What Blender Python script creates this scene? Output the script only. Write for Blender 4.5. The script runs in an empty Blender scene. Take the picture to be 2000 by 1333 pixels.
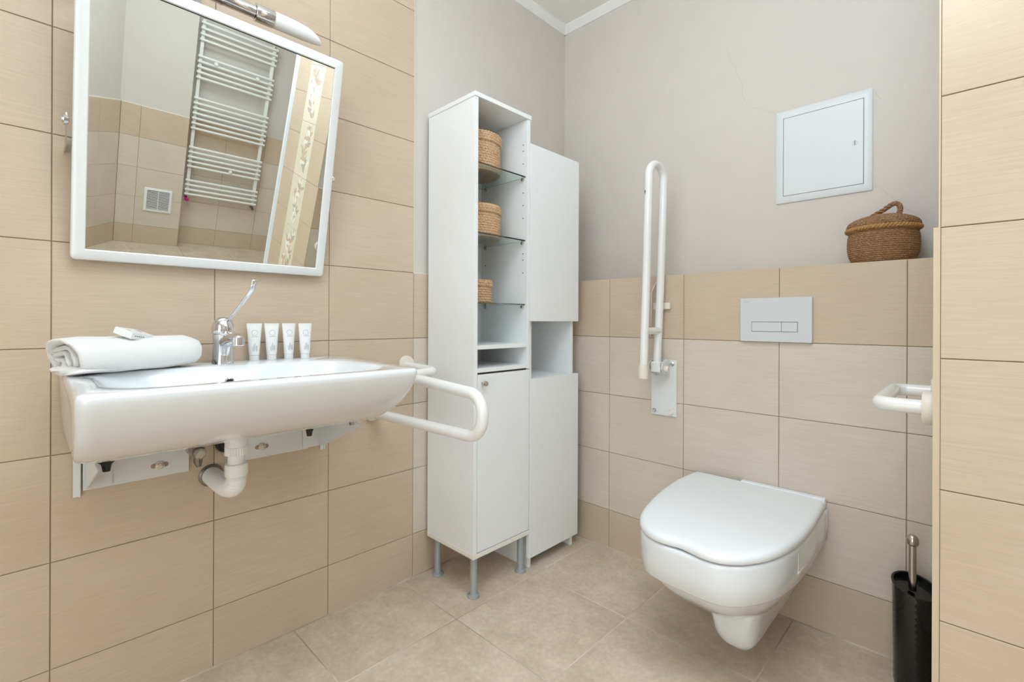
import bpy, bmesh, math, random
from mathutils import Vector, Matrix, noise
random.seed(7)
sc = bpy.context.scene
COL = sc.collection
PI = math.pi

# ------------------------------------------------------------------ camera
YAW, ROLL = 0.77404, 0.00408
CAMP = Vector((1.5389, -1.76818, 0.98391))
F_ = Vector((-math.sin(YAW), math.cos(YAW), 0)); R_ = Vector((math.cos(YAW), math.sin(YAW), 0)); U_ = Vector((0, 0, 1))
Rr = R_ * math.cos(ROLL) + U_ * math.sin(ROLL); Ur = U_ * math.cos(ROLL) - R_ * math.sin(ROLL)
cd = bpy.data.cameras.new('camera'); cam = bpy.data.objects.new('camera', cd); COL.objects.link(cam)
m = Matrix.Identity(4)
for i in range(3):
    m[i][0] = Rr[i]; m[i][1] = Ur[i]; m[i][2] = -F_[i]; m[i][3] = CAMP[i]
cam.matrix_world = m
cd.sensor_width = 36; cd.lens = 927.527 / 2000 * 36; cd.clip_start = 0.02
cd.shift_y = -(666.5 - 626.21) / 2000
sc.camera = cam
sc.view_settings.view_transform = 'Standard'; sc.view_settings.look = 'None'
sc.view_settings.gamma = 1; sc.view_settings.use_curve_mapping = False
sc.view_settings.exposure = -0.10

# ------------------------------------------------------------------ light
w = bpy.data.worlds.new('world'); sc.world = w; w.use_nodes = True
w.node_tree.nodes['Background'].inputs[0].default_value = (0.9, 0.95, 1, 1)
w.node_tree.nodes['Background'].inputs[1].default_value = 1.0
def area(name, loc, rot, sx, sy, power, col=(1, 1, 1)):
    l = bpy.data.lights.new(name, 'AREA'); l.shape = 'RECTANGLE'; l.size = sx; l.size_y = sy; l.energy = power; l.color = col
    o = bpy.data.objects.new(name, l); COL.objects.link(o); o.location = loc; o.rotation_euler = rot
    return o
LC = (0.87, 0.985, 1.11)
w.node_tree.nodes['Background'].inputs[0].default_value = (0.9, 0.97, 1.02, 1)
w.node_tree.nodes['Background'].inputs[1].default_value = 2.9
area('ceiling_light', (1.45, -1.25, 2.455), (0, 0, 0), 1.1, 1.1, 9, LC)
area('ceiling_light', (2.75, -0.9, 2.455), (0, 0, 0), 0.6, 0.6, 15, LC)  # added fill for the far side seen in the mirror
area('ceiling_bounce_fill', (1.35, -1.85, 1.95), (math.radians(180 - 22), 0, 0), 0.6, 0.6, 31, LC)      # unseen upward fill, added to brighten the ceiling and soften the room

# ------------------------------------------------------------------ materials
def srgb(r, g, b):
    return tuple(((c / 255) / 12.92 if c / 255 <= 0.04045 else ((c / 255 + 0.055) / 1.055) ** 2.4) for c in (r, g, b)) + (1,)
class NT:
    def __init__(s, name):
        s.m = bpy.data.materials.new(name); s.m.use_nodes = True; s.t = s.m.node_tree
        s.b = s.t.nodes['Principled BSDF']; s.n = s.t.nodes; s.l = s.t.links
    def node(s, k, **kw):
        n = s.n.new(k)
        for a, v in kw.items(): setattr(n, a, v)
        return n
    def noise(s, vec, scale, detail=3, rough=0.5):
        n = s.node('ShaderNodeTexNoise'); n.inputs['Scale'].default_value = scale; n.inputs['Detail'].default_value = detail
        n.inputs['Roughness'].default_value = rough; s.l.new(vec, n.inputs['Vector']); return n.outputs['Fac']
    def mapping(s, vec, sc_):
        n = s.node('ShaderNodeMapping'); n.inputs['Scale'].default_value = sc_; s.l.new(vec, n.inputs['Vector']); return n.outputs['Vector']
    def ramp(s, fac, stops):
        n = s.node('ShaderNodeValToRGB'); e = n.color_ramp.elements
        while len(e) < len(stops): e.new(0.5)
        for i, (p, c) in enumerate(stops): e[i].position = p; e[i].color = c
        s.l.new(fac, n.inputs['Fac']); return n.outputs['Color']
    def mix(s, fac, a, b, mode='MIX'):
        n = s.node('ShaderNodeMix', data_type='RGBA', blend_type=mode)
        for inp, v in ((n.inputs[0], fac), (n.inputs[6], a), (n.inputs[7], b)):
            if hasattr(v, 'is_linked') or hasattr(v, 'links'): s.l.new(v, inp)
            else: inp.default_value = v
        return n.outputs[2]
    def bump(s, h, strength, dist=0.001):
        n = s.node('ShaderNodeBump'); n.inputs['Strength'].default_value = strength; n.inputs['Distance'].default_value = dist
        s.l.new(h, n.inputs['Height']); s.l.new(n.outputs['Normal'], s.b.inputs['Normal'])
def plain(name, col, rough=0.5, metal=0.0, coat=0.0, spec=0.5, bump=None, var=0.03):
    t = NT(name); b = t.b
    b.inputs['Roughness'].default_value = rough; b.inputs['Metallic'].default_value = metal
    b.inputs['Coat Weight'].default_value = coat; b.inputs['Coat Roughness'].default_value = 0.05
    b.inputs['Specular IOR Level'].default_value = spec
    tc = t.node('ShaderNodeTexCoord').outputs['Object']
    c = Vector(col[:3])
    f = t.noise(tc, 9, 2)
    t.l.new(t.ramp(f, [(0.3, (*(c * (1 - var)), 1)), (0.7, (*(c * (1 + var)), 1))]), b.inputs['Base Color'])
    if bump: t.bump(t.noise(tc, bump[0], 4), bump[1], bump[2])
    return t.m
def tilemat(name, c_lo, c_hi, rough, streak=(9, 9, 260), bump=0.25):
    t = NT(name); b = t.b; b.inputs['Roughness'].default_value = rough; b.inputs['Specular IOR Level'].default_value = 0.35
    tc = t.node('ShaderNodeTexCoord').outputs['Object']
    geo = t.node('ShaderNodeNewGeometry')
    rnd = geo.outputs['Random Per Island']
    cmb = t.node('ShaderNodeCombineXYZ'); 
    mu = t.node('ShaderNodeMath', operation='MULTIPLY'); mu.inputs[1].default_value = 7.3; t.l.new(rnd, mu.inputs[0])
    for k in range(3): t.l.new(mu.outputs[0], cmb.inputs[k])
    add = t.node('ShaderNodeVectorMath', operation='ADD'); t.l.new(tc, add.inputs[0]); t.l.new(cmb.outputs[0], add.inputs[1])
    v = add.outputs[0]
    # slow wobble so the streaks run slightly wavy
    wv = t.noise(v, 3.0, 2)
    sub = t.node('ShaderNodeMath', operation='MULTIPLY_ADD'); sub.inputs[1].default_value = 0.014; sub.inputs[2].default_value = -0.007
    t.l.new(wv, sub.inputs[0])
    cz = t.node('ShaderNodeCombineXYZ'); t.l.new(sub.outputs[0], cz.inputs[2])
    add2 = t.node('ShaderNodeVectorMath', operation='ADD'); t.l.new(v, add2.inputs[0]); t.l.new(cz.outputs[0], add2.inputs[1])
    s1 = t.noise(t.mapping(add2.outputs[0], streak), 1.0, 5, 0.65)
    s2 = t.noise(t.mapping(add2.outputs[0], (streak[0] * 1.6, streak[1] * 1.6, streak[2] * 4)), 1.0, 2)
    s3 = t.noise(v, 4, 2)
    base = t.ramp(s1, [(0.25, c_lo), (0.75, c_hi)])
    fine = t.ramp(s2, [(0.3, (0.955, 0.955, 0.955, 1)), (0.7, (1.03, 1.03, 1.03, 1))])
    blot = t.ramp(s3, [(0.3, (0.97, 0.96, 0.95, 1)), (0.7, (1.03, 1.03, 1.04, 1))])
    c = t.mix(1.0, base, fine, 'MULTIPLY'); c = t.mix(1.0, c, blot, 'MULTIPLY')
    t.l.new(c, b.inputs['Base Color'])
    t.bump(s2, bump, 0.0004)
    return t.m
M = {}
M['tile'] = tilemat('beige_wall_tile', srgb(202, 181, 157), srgb(213, 194, 171), 0.36)
M['tile_light'] = tilemat('cream_wall_tile', srgb(212, 200, 184), srgb(222, 211, 196), 0.36)
M['grout'] = plain('wall_grout', srgb(150, 130, 110), 0.9)
M['paint'] = plain('wall_paint', srgb(214, 207, 199), 0.75, bump=(350, 0.12, 0.0006), var=0.012, spec=0.3)
M['ceil'] = plain('ceiling_paint', srgb(243, 241, 233), 0.85, var=0.012)
M['cove'] = plain('white_cove_paint', srgb(238, 238, 234), 0.6)
def floormat():
    t = NT('floor_tile'); b = t.b; b.inputs['Roughness'].default_value = 0.42; b.inputs['Specular IOR Level'].default_value = 0.35
    tc = t.node('ShaderNodeTexCoord').outputs['Object']; rnd = t.node('ShaderNodeNewGeometry').outputs['Random Per Island']
    cmb = t.node('ShaderNodeCombineXYZ'); mu = t.node('ShaderNodeMath', operation='MULTIPLY'); mu.inputs[1].default_value = 9.1; t.l.new(rnd, mu.inputs[0])
    for k in range(3): t.l.new(mu.outputs[0], cmb.inputs[k])
    add = t.node('ShaderNodeVectorMath', operation='ADD'); t.l.new(tc, add.inputs[0]); t.l.new(cmb.outputs[0], add.inputs[1]); v = add.outputs[0]
    a = t.noise(v, 6, 6, 0.62); f = t.noise(v, 70, 4, 0.6); f2 = t.noise(v, 22, 4, 0.7)
    c = t.ramp(a, [(0.3, srgb(204, 186, 164)), (0.52, srgb(217, 200, 179)), (0.72, srgb(226, 212, 193))])
    c = t.mix(1.0, c, t.ramp(f, [(0.3, (0.90, 0.89, 0.88, 1)), (0.7, (1.06, 1.06, 1.06, 1))]), 'MULTIPLY')
    c = t.mix(1.0, c, t.ramp(f2, [(0.3, (0.91, 0.905, 0.895, 1)), (0.7, (1.05, 1.05, 1.05, 1))]), 'MULTIPLY')
    t.l.new(c, b.inputs['Base Color']); t.bump(f, 0.15, 0.0005); return t.m
M['floor'] = floormat()
t = NT('floor_grout'); t.b.inputs['Roughness'].default_value = 0.9
t.l.new(t.ramp(t.noise(t.node('ShaderNodeTexCoord').outputs['Object'], 2.2, 3), [(0.40, srgb(172, 154, 136)), (0.56, srgb(228, 214, 202))]), t.b.inputs['Base Color']); M['fgrout'] = t.m
M['ceramic'] = plain('white_ceramic', srgb(234, 238, 240), 0.12, coat=0.6, var=0.004)
M['lam'] = plain('white_laminate', srgb(243, 246, 246), 0.32, var=0.006)
M['lamedge'] = plain('aged_white_edging', srgb(240, 238, 230), 0.4, var=0.01)
M['frame'] = plain('mirror_frame_lacquer', srgb(236, 239, 238), 0.15, coat=0.3, var=0.004)
M['hatch'] = plain('hatch_enamel', srgb(222, 226, 227), 0.35, var=0.006)
M['plastic'] = plain('white_plastic', srgb(240, 241, 239), 0.3, var=0.006)
M['lidplastic'] = plain('toilet_lid_plastic', srgb(243, 247, 250), 0.28, var=0.004)
M['cream'] = plain('yellowed_plastic', srgb(236, 229, 214), 0.35, var=0.02)
M['tube'] = plain('white_coated_tube', srgb(241, 241, 238), 0.22, coat=0.4, var=0.006)
M['steelpaint'] = plain('white_painted_steel', srgb(228, 230, 228), 0.4, var=0.01)
M['chrome'] = plain('chrome', (0.72, 0.73, 0.75, 1), 0.06, metal=1.0, var=0.0)
M['chrome2'] = plain('brushed_steel', (0.55, 0.52, 0.47, 1), 0.22, metal=1.0, var=0.02)
M['alu'] = plain('grey_metal_leg', srgb(168, 176, 178), 0.35, metal=0.3, var=0.01)
M['black'] = plain('black_plastic', srgb(20, 20, 20), 0.35)
M['blackgloss'] = plain('black_lacquer', srgb(14, 13, 13), 0.22, coat=0.3)
M['dark'] = plain('gap_shade_and_seal', srgb(46, 44, 40), 0.8)  # near-black: painted shade in gaps and hollows, also the glass edge seal
M['hole'] = plain('dark_hole', srgb(70, 68, 64), 0.9)
M['shade'] = plain('frosted_glass_shade', srgb(244, 245, 244), 0.25, coat=0.3, var=0.004)
M['pvc'] = plain('white_pipe_plastic', srgb(242, 241, 236), 0.35, var=0.02)
M['magenta'] = plain('magenta_cap', srgb(190, 20, 120), 0.4)
M['radiator'] = plain('radiator_enamel', srgb(240, 240, 234), 0.3, var=0.005)
M['flush'] = plain('satin_flush_plastic', srgb(214, 217, 219), 0.3, var=0.004)
M['ink'] = plain('grey_ink', srgb(120, 126, 140), 0.6)
M['inklight'] = plain('pale_grey_ink', srgb(178, 180, 184), 0.6)
M['trim'] = plain('tile_edge_trim', srgb(212, 192, 164), 0.4, var=0.01)
M['whitetrim'] = plain('white_edge_trim', srgb(236, 230, 216), 0.5, var=0.01)
M['decor'] = plain('cream_decor_tile', srgb(230, 220, 200), 0.35, var=0.03)
M['leafA'] = plain('decor_leaf_grey', srgb(188, 178, 162), 0.5)
M['leafB'] = plain('decor_leaf_tan', srgb(212, 186, 158), 0.5)
M['leafC'] = plain('decor_petal_white', srgb(244, 240, 230), 0.5)
M['curtain'] = plain('curtain_white', srgb(228, 236, 240), 0.6, var=0.02)
M['crack'] = plain('plaster_crack', srgb(192, 183, 172), 0.9)
M['pipe_grey'] = plain('dull_metal', (0.26, 0.23, 0.20, 1), 0.28, metal=1.0, var=0.1)
M['rubber'] = plain('tan_grommet', srgb(176, 150, 130), 0.6)
def glass(name, col, rough=0.0):
    t = NT(name); t.b.inputs['Transmission Weight'].default_value = 1; t.b.inputs['Roughness'].default_value = rough
    t.b.inputs['IOR'].default_value = 1.45; t.b.inputs['Base Color'].default_value = col
    vol = None
    return t.m
M['glass'] = glass('green_edge_glass', srgb(228, 243, 238))
t = NT('mirror_glass'); t.b.inputs['Metallic'].default_value = 1; t.b.inputs['Roughness'].default_value = 0.0
t.b.inputs['Base Color'].default_value = (0.90, 0.94, 0.90, 1); M['mirror'] = t.m
def towelmat():
    t = NT('white_terry'); t.b.inputs['Roughness'].default_value = 0.95; t.b.inputs['Base Color'].default_value = srgb(243, 243, 240)
    t.b.inputs['Sheen Weight'].default_value = 0.4
    tc = t.node('ShaderNodeTexCoord').outputs['Object']; t.bump(t.noise(tc, 420, 4, 0.75), 0.7, 0.0015); return t.m
M['towel'] = towelmat()
def straw(name, lo, mid, hi, sc_=150):
    t = NT(name); t.b.inputs['Roughness'].default_value = 0.65; t.b.inputs['Specular IOR Level'].default_value = 0.3
    tc = t.node('ShaderNodeTexCoord').outputs['Object']
    a = t.noise(t.mapping(tc, (1, 1, 2.2)), sc_, 4, 0.7); f = t.noise(t.mapping(tc, (1, 1, 4)), 320, 3)
    c = t.ramp(a, [(0.28, lo), (0.5, mid), (0.74, hi)])
    c = t.mix(1.0, c, t.ramp(f, [(0.3, (0.86, 0.85, 0.84, 1)), (0.7, (1.08, 1.08, 1.08, 1))]), 'MULTIPLY')
    t.l.new(c, t.b.inputs['Base Color']); t.bump(f, 0.35, 0.0006); return t.m
M['seagrass'] = straw('brown_seagrass', srgb(112, 80, 52), srgb(152, 114, 80), srgb(196, 158, 118))
M['seagrass_rope'] = straw('tan_braid', srgb(150, 108, 62), srgb(184, 138, 84), srgb(208, 164, 108))
M['hyacinth'] = straw('straw_weave', srgb(178, 136, 98), srgb(218, 180, 140), srgb(240, 214, 180), 130)

# ------------------------------------------------------------------ mesh helpers
ORG = {}
class MB:
    def __init__(s): s.v = []; s.f = []; s.mi = []
    def face(s, pts, mi=0):
        n = len(s.v); s.v += [Vector(p) for p in pts]; s.f.append(tuple(range(n, n + len(pts)))); s.mi.append(mi)
    def box(s, x0, x1, y0, y1, z0, z1, mi=0, M_=None):
        n = len(s.v)
        vs = [Vector((x, y, z)) for z in (z0, z1) for y in (y0, y1) for x in (x0, x1)]
        if M_ is not None: vs = [M_ @ v for v in vs]
        s.v += vs
        for f in ((0, 2, 3, 1), (4, 5, 7, 6), (0, 1, 5, 4), (2, 6, 7, 3), (0, 4, 6, 2), (1, 3, 7, 5)):
            s.f.append(tuple(n + i for i in f)); s.mi.append(mi)
        return s
    def loft(s, rings, cap0=True, cap1=True, mi=0, closed=True):
        n = len(s.v); k = len(rings[0])
        for r in rings: s.v += [Vector(p) for p in r]
        for i in range(len(rings) - 1):
            for j in range(k if closed else k - 1):
                a = n + i * k + j; b = n + i * k + (j + 1) % k
                s.f.append((a, b, b + k, a + k)); s.mi.append(mi)
        if cap0: s.f.append(tuple(n + j for j in reversed(range(k)))); s.mi.append(mi)
        if cap1: s.f.append(tuple(n + (len(rings) - 1) * k + j for j in range(k))); s.mi.append(mi)
        return s
    def tube(s, path, r, n=20, caps=True, mi=0, closed=False):
        path = [Vector(p) for p in path]; rr = r if isinstance(r, (list, tuple)) else [r] * len(path)
        rings = []; prev = None; L = len(path)
        for i, p in enumerate(path):
            if closed: t = (path[(i + 1) % L] - path[i - 1])
            else: t = (path[min(i + 1, L - 1)] - path[max(i - 1, 0)])
            t.normalize()
            if prev is None:
                up = Vector((0, 0, 1)) if abs(t.z) < 0.9 else Vector((1, 0, 0))
                u = t.cross(up).normalized()
            else:
                u = (prev - t * prev.dot(t)).normalized()
            prev = u; v = t.cross(u)
            rings.append([p + (u * math.cos(a) + v * math.sin(a)) * rr[i] for a in [2 * PI * j / n for j in range(n)]])
        if closed: rings.append(rings[0]); caps = False
        return s.loft(rings, caps, caps, mi)
    def lathe(s, prof, c=(0, 0, 0), n=32, axis='z', mi=0, sx=1, sy=1, caps=True, M_=None):
        rings = []
        for r, z in prof:
            ring = []
            for j in range(n):
                a = 2 * PI * j / n
                p = Vector((r * sx * math.cos(a), r * sy * math.sin(a), z))
                if axis == 'x': p = Vector((p.z, p.x, p.y))
                elif axis == 'y': p = Vector((p.y, p.z, p.x))
                if M_ is not None: p = M_ @ p
                ring.append(p + Vector(c))
            rings.append(ring)
        return s.loft(rings, caps, caps, mi)
def obj(name, mb, mats, parent=None, smooth=35, bevel=0, seg=2, label=None):
    org = ORG.get(parent.name, Vector((0, 0, 0))) if parent else Vector((0, 0, 0))
    me = bpy.data.meshes.new(name)
    me.from_pydata([v - org for v in mb.v], [], mb.f)
    mats = mats if isinstance(mats, (list, tuple)) else [mats]
    for k in mats: me.materials.append(M[k])
    for p, mi in zip(me.polygons, mb.mi): p.material_index = mi
    bm = bmesh.new(); bm.from_mesh(me); bmesh.ops.remove_doubles(bm, verts=bm.verts, dist=1e-6); bmesh.ops.recalc_face_normals(bm, faces=bm.faces); bm.to_mesh(me); bm.free()
    if smooth:
        me.shade_smooth() if hasattr(me, 'shade_smooth') else None
        for p in me.polygons: p.use_smooth = True
        me.set_sharp_from_angle(angle=math.radians(smooth))
    o = bpy.data.objects.new(name, me); COL.objects.link(o)
    if parent: o.parent = parent
    ORG[o.name] = org
    if bevel:
        b = o.modifiers.new('bevel', 'BEVEL'); b.width = bevel; b.segments = seg; b.limit_method = 'ANGLE'; b.angle_limit = math.radians(40); b.harden_normals = False
    if label: o['label'] = label
    return o
def thing(name, loc, label, cat, group=None):
    o = bpy.data.objects.new(name, None); COL.objects.link(o); o.location = loc; o.empty_display_size = 0.05
    ORG[o.name] = Vector(loc); o['label'] = label; o['category'] = cat
    if group: o['group'] = group
    return o
def tag(o, label, cat, group=None):
    o['label'] = label; o['category'] = cat
    if group: o['group'] = group
    return o
def struct(o): o['kind'] = 'structure'; return o
def fillet(pts, r, n=10):
    pts = [Vector(p) for p in pts]; out = [pts[0]]
    rs = r if isinstance(r, (list, tuple)) else [r] * (len(pts) - 2)
    for i in range(1, len(pts) - 1):
        a, b, c = pts[i - 1], pts[i], pts[i + 1]; u = (a - b).normalized(); v = (c - b).normalized()
        ang = u.angle(v); rad = rs[i - 1]
        if rad <= 0 or ang > PI - 0.01: out.append(b); continue
        d = rad / math.tan(ang / 2); cen = b + (u + v).normalized() * (rad / math.sin(ang / 2))
        p0 = b + u * d; p1 = b + v * d
        a0 = (p0 - cen); a1 = (p1 - cen); tot = a0.angle(a1); ax = a0.cross(a1).normalized()
        for k in range(n + 1): out.append(cen + Matrix.Rotation(tot * k / n, 3, ax) @ a0)
    out.append(pts[-1]); return out
def rrect(pts, rads, z=None, nc=8, ns=6):
    """rounded polygon ring (2D pts -> list of (x,y)), same count for any sizes"""
    out = []; k = len(pts)
    P = [Vector(p) for p in pts]
    arcs = []
    for i in range(k):
        a, b, c = P[i - 1], P[i], P[(i + 1) % k]; u = (a - b).normalized(); v = (c - b).normalized(); ang = u.angle(v); r = rads[i]
        d = r / math.tan(ang / 2); cen = b + (u + v).normalized() * (r / math.sin(ang / 2)); a0 = b + u * d - cen; a1 = b + v * d - cen
        tot = math.atan2(a0.x * a1.y - a0.y * a1.x, a0.dot(a1))
        arcs.append([cen + Matrix.Rotation(tot * q / nc, 2) @ a0 for q in range(nc + 1)])
    for i in range(k):
        out += arcs[i]; e = arcs[i][-1]; f = arcs[(i + 1) % k][0]
        out += [e.lerp(f, q / ns) for q in range(1, ns)]
    return out
def catmull(P, sub=6, closed=True):
    P = [Vector(p) for p in P]; n = len(P); out = []
    for i in range(n if closed else n - 1):
        p0, p1, p2, p3 = P[(i - 1) % n] if closed else P[max(i - 1, 0)], P[i], P[(i + 1) % n], P[(i + 2) % n] if closed else P[min(i + 2, n - 1)]
        for k in range(sub):
            t = k / sub
            out.append(0.5 * ((2 * p1) + (p2 - p0) * t + (2 * p0 - 5 * p1 + 4 * p2 - p3) * t * t + (3 * p1 - p0 - 3 * p2 + p3) * t ** 3))
    if not closed: out.append(P[-1])
    return out

# ------------------------------------------------------------------ room shell
ROW0 = 1.1643; TH = 0.25; TW = 0.3316; CH = 2.51
ZL = [0.0] + [ROW0 - TH * r for r in range(4, -1, -1)]           # floor, four lines, top edge of the dado
ZF = ZL + [ROW0 + TH * r for r in range(1, 6)] + [CH]
def tiles(mb, o2, d2, n2, us, zs, mat, depth=0.0, g=0.0010):
    """tile grid on a vertical face. o2 origin, d2 along, n2 outward normal. mat(i,j) -> index or None"""
    o2 = Vector(o2); d2 = Vector(d2).normalized(); n2 = Vector(n2).normalized()
    def P(u, z, h): q = o2 + d2 * u + n2 * h; return Vector((q.x, q.y, z))
    for i in range(len(us) - 1):
        for j in range(len(zs) - 1):
            mi = mat(i, j)
            if mi is None: continue
            u0, u1, z0, z1 = us[i] + g, us[i + 1] - g, zs[j] + g, zs[j + 1] - g; c = 0.0008
            A = [P(u0, z0, depth - 0.004), P(u1, z0, depth - 0.004), P(u1, z1, depth - 0.004), P(u0, z1, depth - 0.004)]
            B = [P(u0, z0, depth - 0.0008), P(u1, z0, depth - 0.0008), P(u1, z1, depth - 0.0008), P(u0, z1, depth - 0.0008)]
            C_ = [P(u0 + c, z0 + c, depth), P(u1 - c, z0 + c, depth), P(u1 - c, z1 - c, depth), P(u0 + c, z1 - c, depth)]
            mb.loft([A, B, C_], False, True, mi)
def dado(i, j): return 0 if j in (0, 4) else 1
WM = ['tile', 'tile_light', 'grout', 'paint', 'trim', 'whitetrim']
# left wall: tile face at x=0
b = MB()
yg = -0.7327
us_hi = sorted([yg - TW * k for k in range(0, 7)] + [-2.9])
tiles(b, (0, 0), (0, 1), (1, 0), us_hi, ZF, lambda i, j: 0)
tiles(b, (0, 0), (0, 1), (1, 0), [yg, yg + TW, yg + 2 * TW, 0.0], ZL, dado)
b.box(-0.1, -0.0022, -2.9, yg, 0, CH, 2)                 # grout bed behind the full height tiles
b.box(-0.1, -0.0022, yg, 0.0, 0, ROW0 - 0.001, 2)
b.box(-0.1, -0.007, yg, 0.3, ROW0 - 0.001, CH, 3)        # plaster above the dado
b.box(-0.0065, -0.0005, yg - 0.0005, yg + 0.002, ROW0, CH, 5)
b.box(-0.0065, -0.001, yg, 0.2, ROW0 - 0.001, ROW0 + 0.0015, 5)
wl = struct(obj('wall_left', b, WM, smooth=0))
# back wall: cistern box-out tiled at y=0, painted wall behind at y=0.2
b = MB()
ux = [0.0] + [0.4025 + TW * k for k in range(0, 4)] + [1.4785]
ux[0] = 0.4025 - TW; ux = [0.0] + ux
tiles(b, (0, 0), (1, 0), (0, -1), ux, ZL, dado)
b.box(-0.0, 1.48, 0.0022, 0.2, 0, ROW0 - 0.002, 2)
b.box(-0.0, 1.48, 0.0, 0.2, ROW0 - 0.0019, ROW0, 4)      # tiled ledge top
b.box(-0.1, 1.6, 0.2, 0.3, 0, CH, 3)
wb = struct(obj('wall_back', b, WM, smooth=0))
# right: shaft block between the niche and the shower
b = MB()
tiles(b, (1.480, -0.5495), (0, 1), (-1, 0), [0, 0.218, 0.5495], ZL, dado)
b.box(1.4825, 1.60, -0.5478, 0.0, 0, ROW0 - 0.001, 2)
b.box(1.4796, 1.4885, -0.5500, -0.5460, 0, ROW0 + 0.001, 4)   # trim strip along the tile edge
b.box(1.4796, 1.4885, -0.5480, 0.0, ROW0 - 0.001, ROW0 + 0.001, 5)
b.box(1.4885, 2.10, -0.5470, 0.3, 0, CH, 3)
DX0, DX1, PX1 = 1.672, 1.895, 2.10
tiles(b, (0, -0.5500), (1, 0), (0, -1), [1.4895, DX0], ZF, lambda i, j: 0)
tiles(b, (0, -0.5500), (1, 0), (0, -1), [DX1, PX1], ZF, lambda i, j: 0)
b.box(1.4890, 2.10, -0.5475, -0.5466, 0, CH, 2)
b.box(1.4870, 1.4897, -0.5506, -0.5465, 0, CH, 4)
wr = struct(obj('wall_right', b, WM, smooth=0))
# decor column on the shaft front
b = MB(); dz = [0.0] + [0.163 + 0.3335 * k for k in range(0, 7)] + [CH]
tiles(b, (0, -0.5502), (1, 0), (0, -1), [DX0, DX1], dz, lambda i, j: 0)
rg = random.Random(3)
def leaf(cx, cz, ang, L, W, mi, h):
    n = 8; pts = []
    for k in range(n + 1): pts.append((L * k / n, W * math.sin(PI * (k / n) ** 0.8)))
    for k in range(n - 1, 0, -1): pts.append((L * k / n, -W * math.sin(PI * (k / n) ** 0.8)))
    ca, sa = math.cos(ang), math.sin(ang)
    P = [Vector((cx + x * ca - y * sa, 0, cz + x * sa + y * ca)) for x, y in pts]
    if min(p.x for p in P) < DX0 + 0.004 or max(p.x for p in P) > DX1 - 0.004: return
    h += rg.uniform(0, 0.0004)
    b.loft([[Vector((p.x, -0.5501, p.z)) for p in P], [Vector((p.x, -0.5503 - h, p.z)) for p in P]], False, True, mi)
for kk in range(len(dz) - 1):
    z0, z1 = dz[kk], dz[kk + 1]; H = z1 - z0
    if H < 0.1: continue
    off = rg.uniform(-0.02, 0.02)
    for s in range(9):
        zc = z0 + 0.03 + (H - 0.07) * s / 8; xc = 1.775 + off + 0.035 * math.sin(s * 1.1 + kk)
        a = PI / 2 + rg.uniform(-0.5, 0.5)
        leaf(xc, zc, a, min(0.06, z1 - zc - 0.006), 0.0035, 1, 0.0003)
        for q in (-1, 1):
            a2 = PI / 2 + q * rg.uniform(0.5, 1.3); L = rg.uniform(0.045, 0.085)
            if zc + L > z1 - 0.006: L = z1 - zc - 0.008
            leaf(xc, zc, a2, max(L, 0.01), rg.uniform(0.009, 0.017), rg.choice([1, 1, 2, 3]), 0.0002)
    for s in range(2):
        cx, cz = 1.775 + rg.uniform(-0.03, 0.05), z0 + H * (0.3 + 0.38 * s)
        for q in range(6): leaf(cx, cz, q * PI / 3 + 0.3, 0.040, 0.015, 3 if q % 2 else 2, 0.0004)
dc = obj('decor_tile_column', b, ['decor', 'leafA', 'leafB', 'leafC'], wr, smooth=0)
# opposite side of the room (seen in the mirror)
b = MB()
tiles(b, (3.735, 0), (0, 1), (-1, 0), [-1.245, -1.117, -0.7855], ZL, dado)
b.box(3.7375, 3.95, -1.26, -0.787, 0, ROW0 - 0.001, 2); b.box(3.741, 3.95, -1.26, -0.787, ROW0 - 0.001, CH, 3)
tiles(b, (0, -0.785), (1, 0), (0, 1), [3.735, 3.865], ZL, dado)
b.box(3.7345, 3.8, -1.245, -0.7845, ROW0 - 0.002, ROW0 + 0.004, 5)
tiles(b, (3.865, 0), (0, 1), (-1, 0), [-0.783, -0.458, -0.126, 0.2], ZL, dado)
b.box(3.8675, 4.0, -0.79, 0.3, 0, ROW0 - 0.001, 2); b.box(3.871, 4.0, -0.79, 0.3, ROW0 - 0.001, CH, 3)
b.box(2.10, 4.0, 0.2, 0.3, 0, CH, 3)
tiles(b, (0, 0.2), (1, 0), (0, -1), [2.102 + TW * k for k in range(6)], ZL, dado, depth=0.004)
struct(obj('wall_opposite', b, WM, smooth=0))
b = MB(); D = Vector((-0.81, -0.586)).normalized(); N = Vector((-D.y, D.x)); N = N if N.x < 0 else -N
o = Vector((3.735, -1.247)); us = [0.0] + [0.233 + TW * k for k in range(0, 4)]
tiles(b, o, D, N, us, ZL, dado)
def slab(o, D, N, u0, u1, h0, h1, z0, z1, mi):
    pts = [o + D * u + N * h for u, h in ((u0, h0), (u1, h0), (u1, h1), (u0, h1))]
    b.loft([[Vector((p.x, p.y, z)) for p in pts] for z in (z0, z1)], True, True, mi)
slab(o, D, N, -0.02, 1.228, -0.0022, -0.12, 0, ROW0 - 0.001, 2); slab(o, D, N, -0.02, 1.228, -0.006, -0.12, ROW0 - 0.001, CH, 3)
slab(o, D, N, 0, 1.228, 0.0005, -0.01, ROW0 - 0.002, ROW0 + 0.004, 5)
e = o + D * 1.228
tiles(b, (e.x, e.y), (0, -1), (-1, 0), [0.0, 0.33, 0.66, e.y + 2.9], ZL, dado)
b.box(e.x + 0.0025, e.x + 0.12, -2.9, e.y + 0.05, 0, CH, 3)
struct(obj('wall_diagonal', b, WM, smooth=0))
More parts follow.
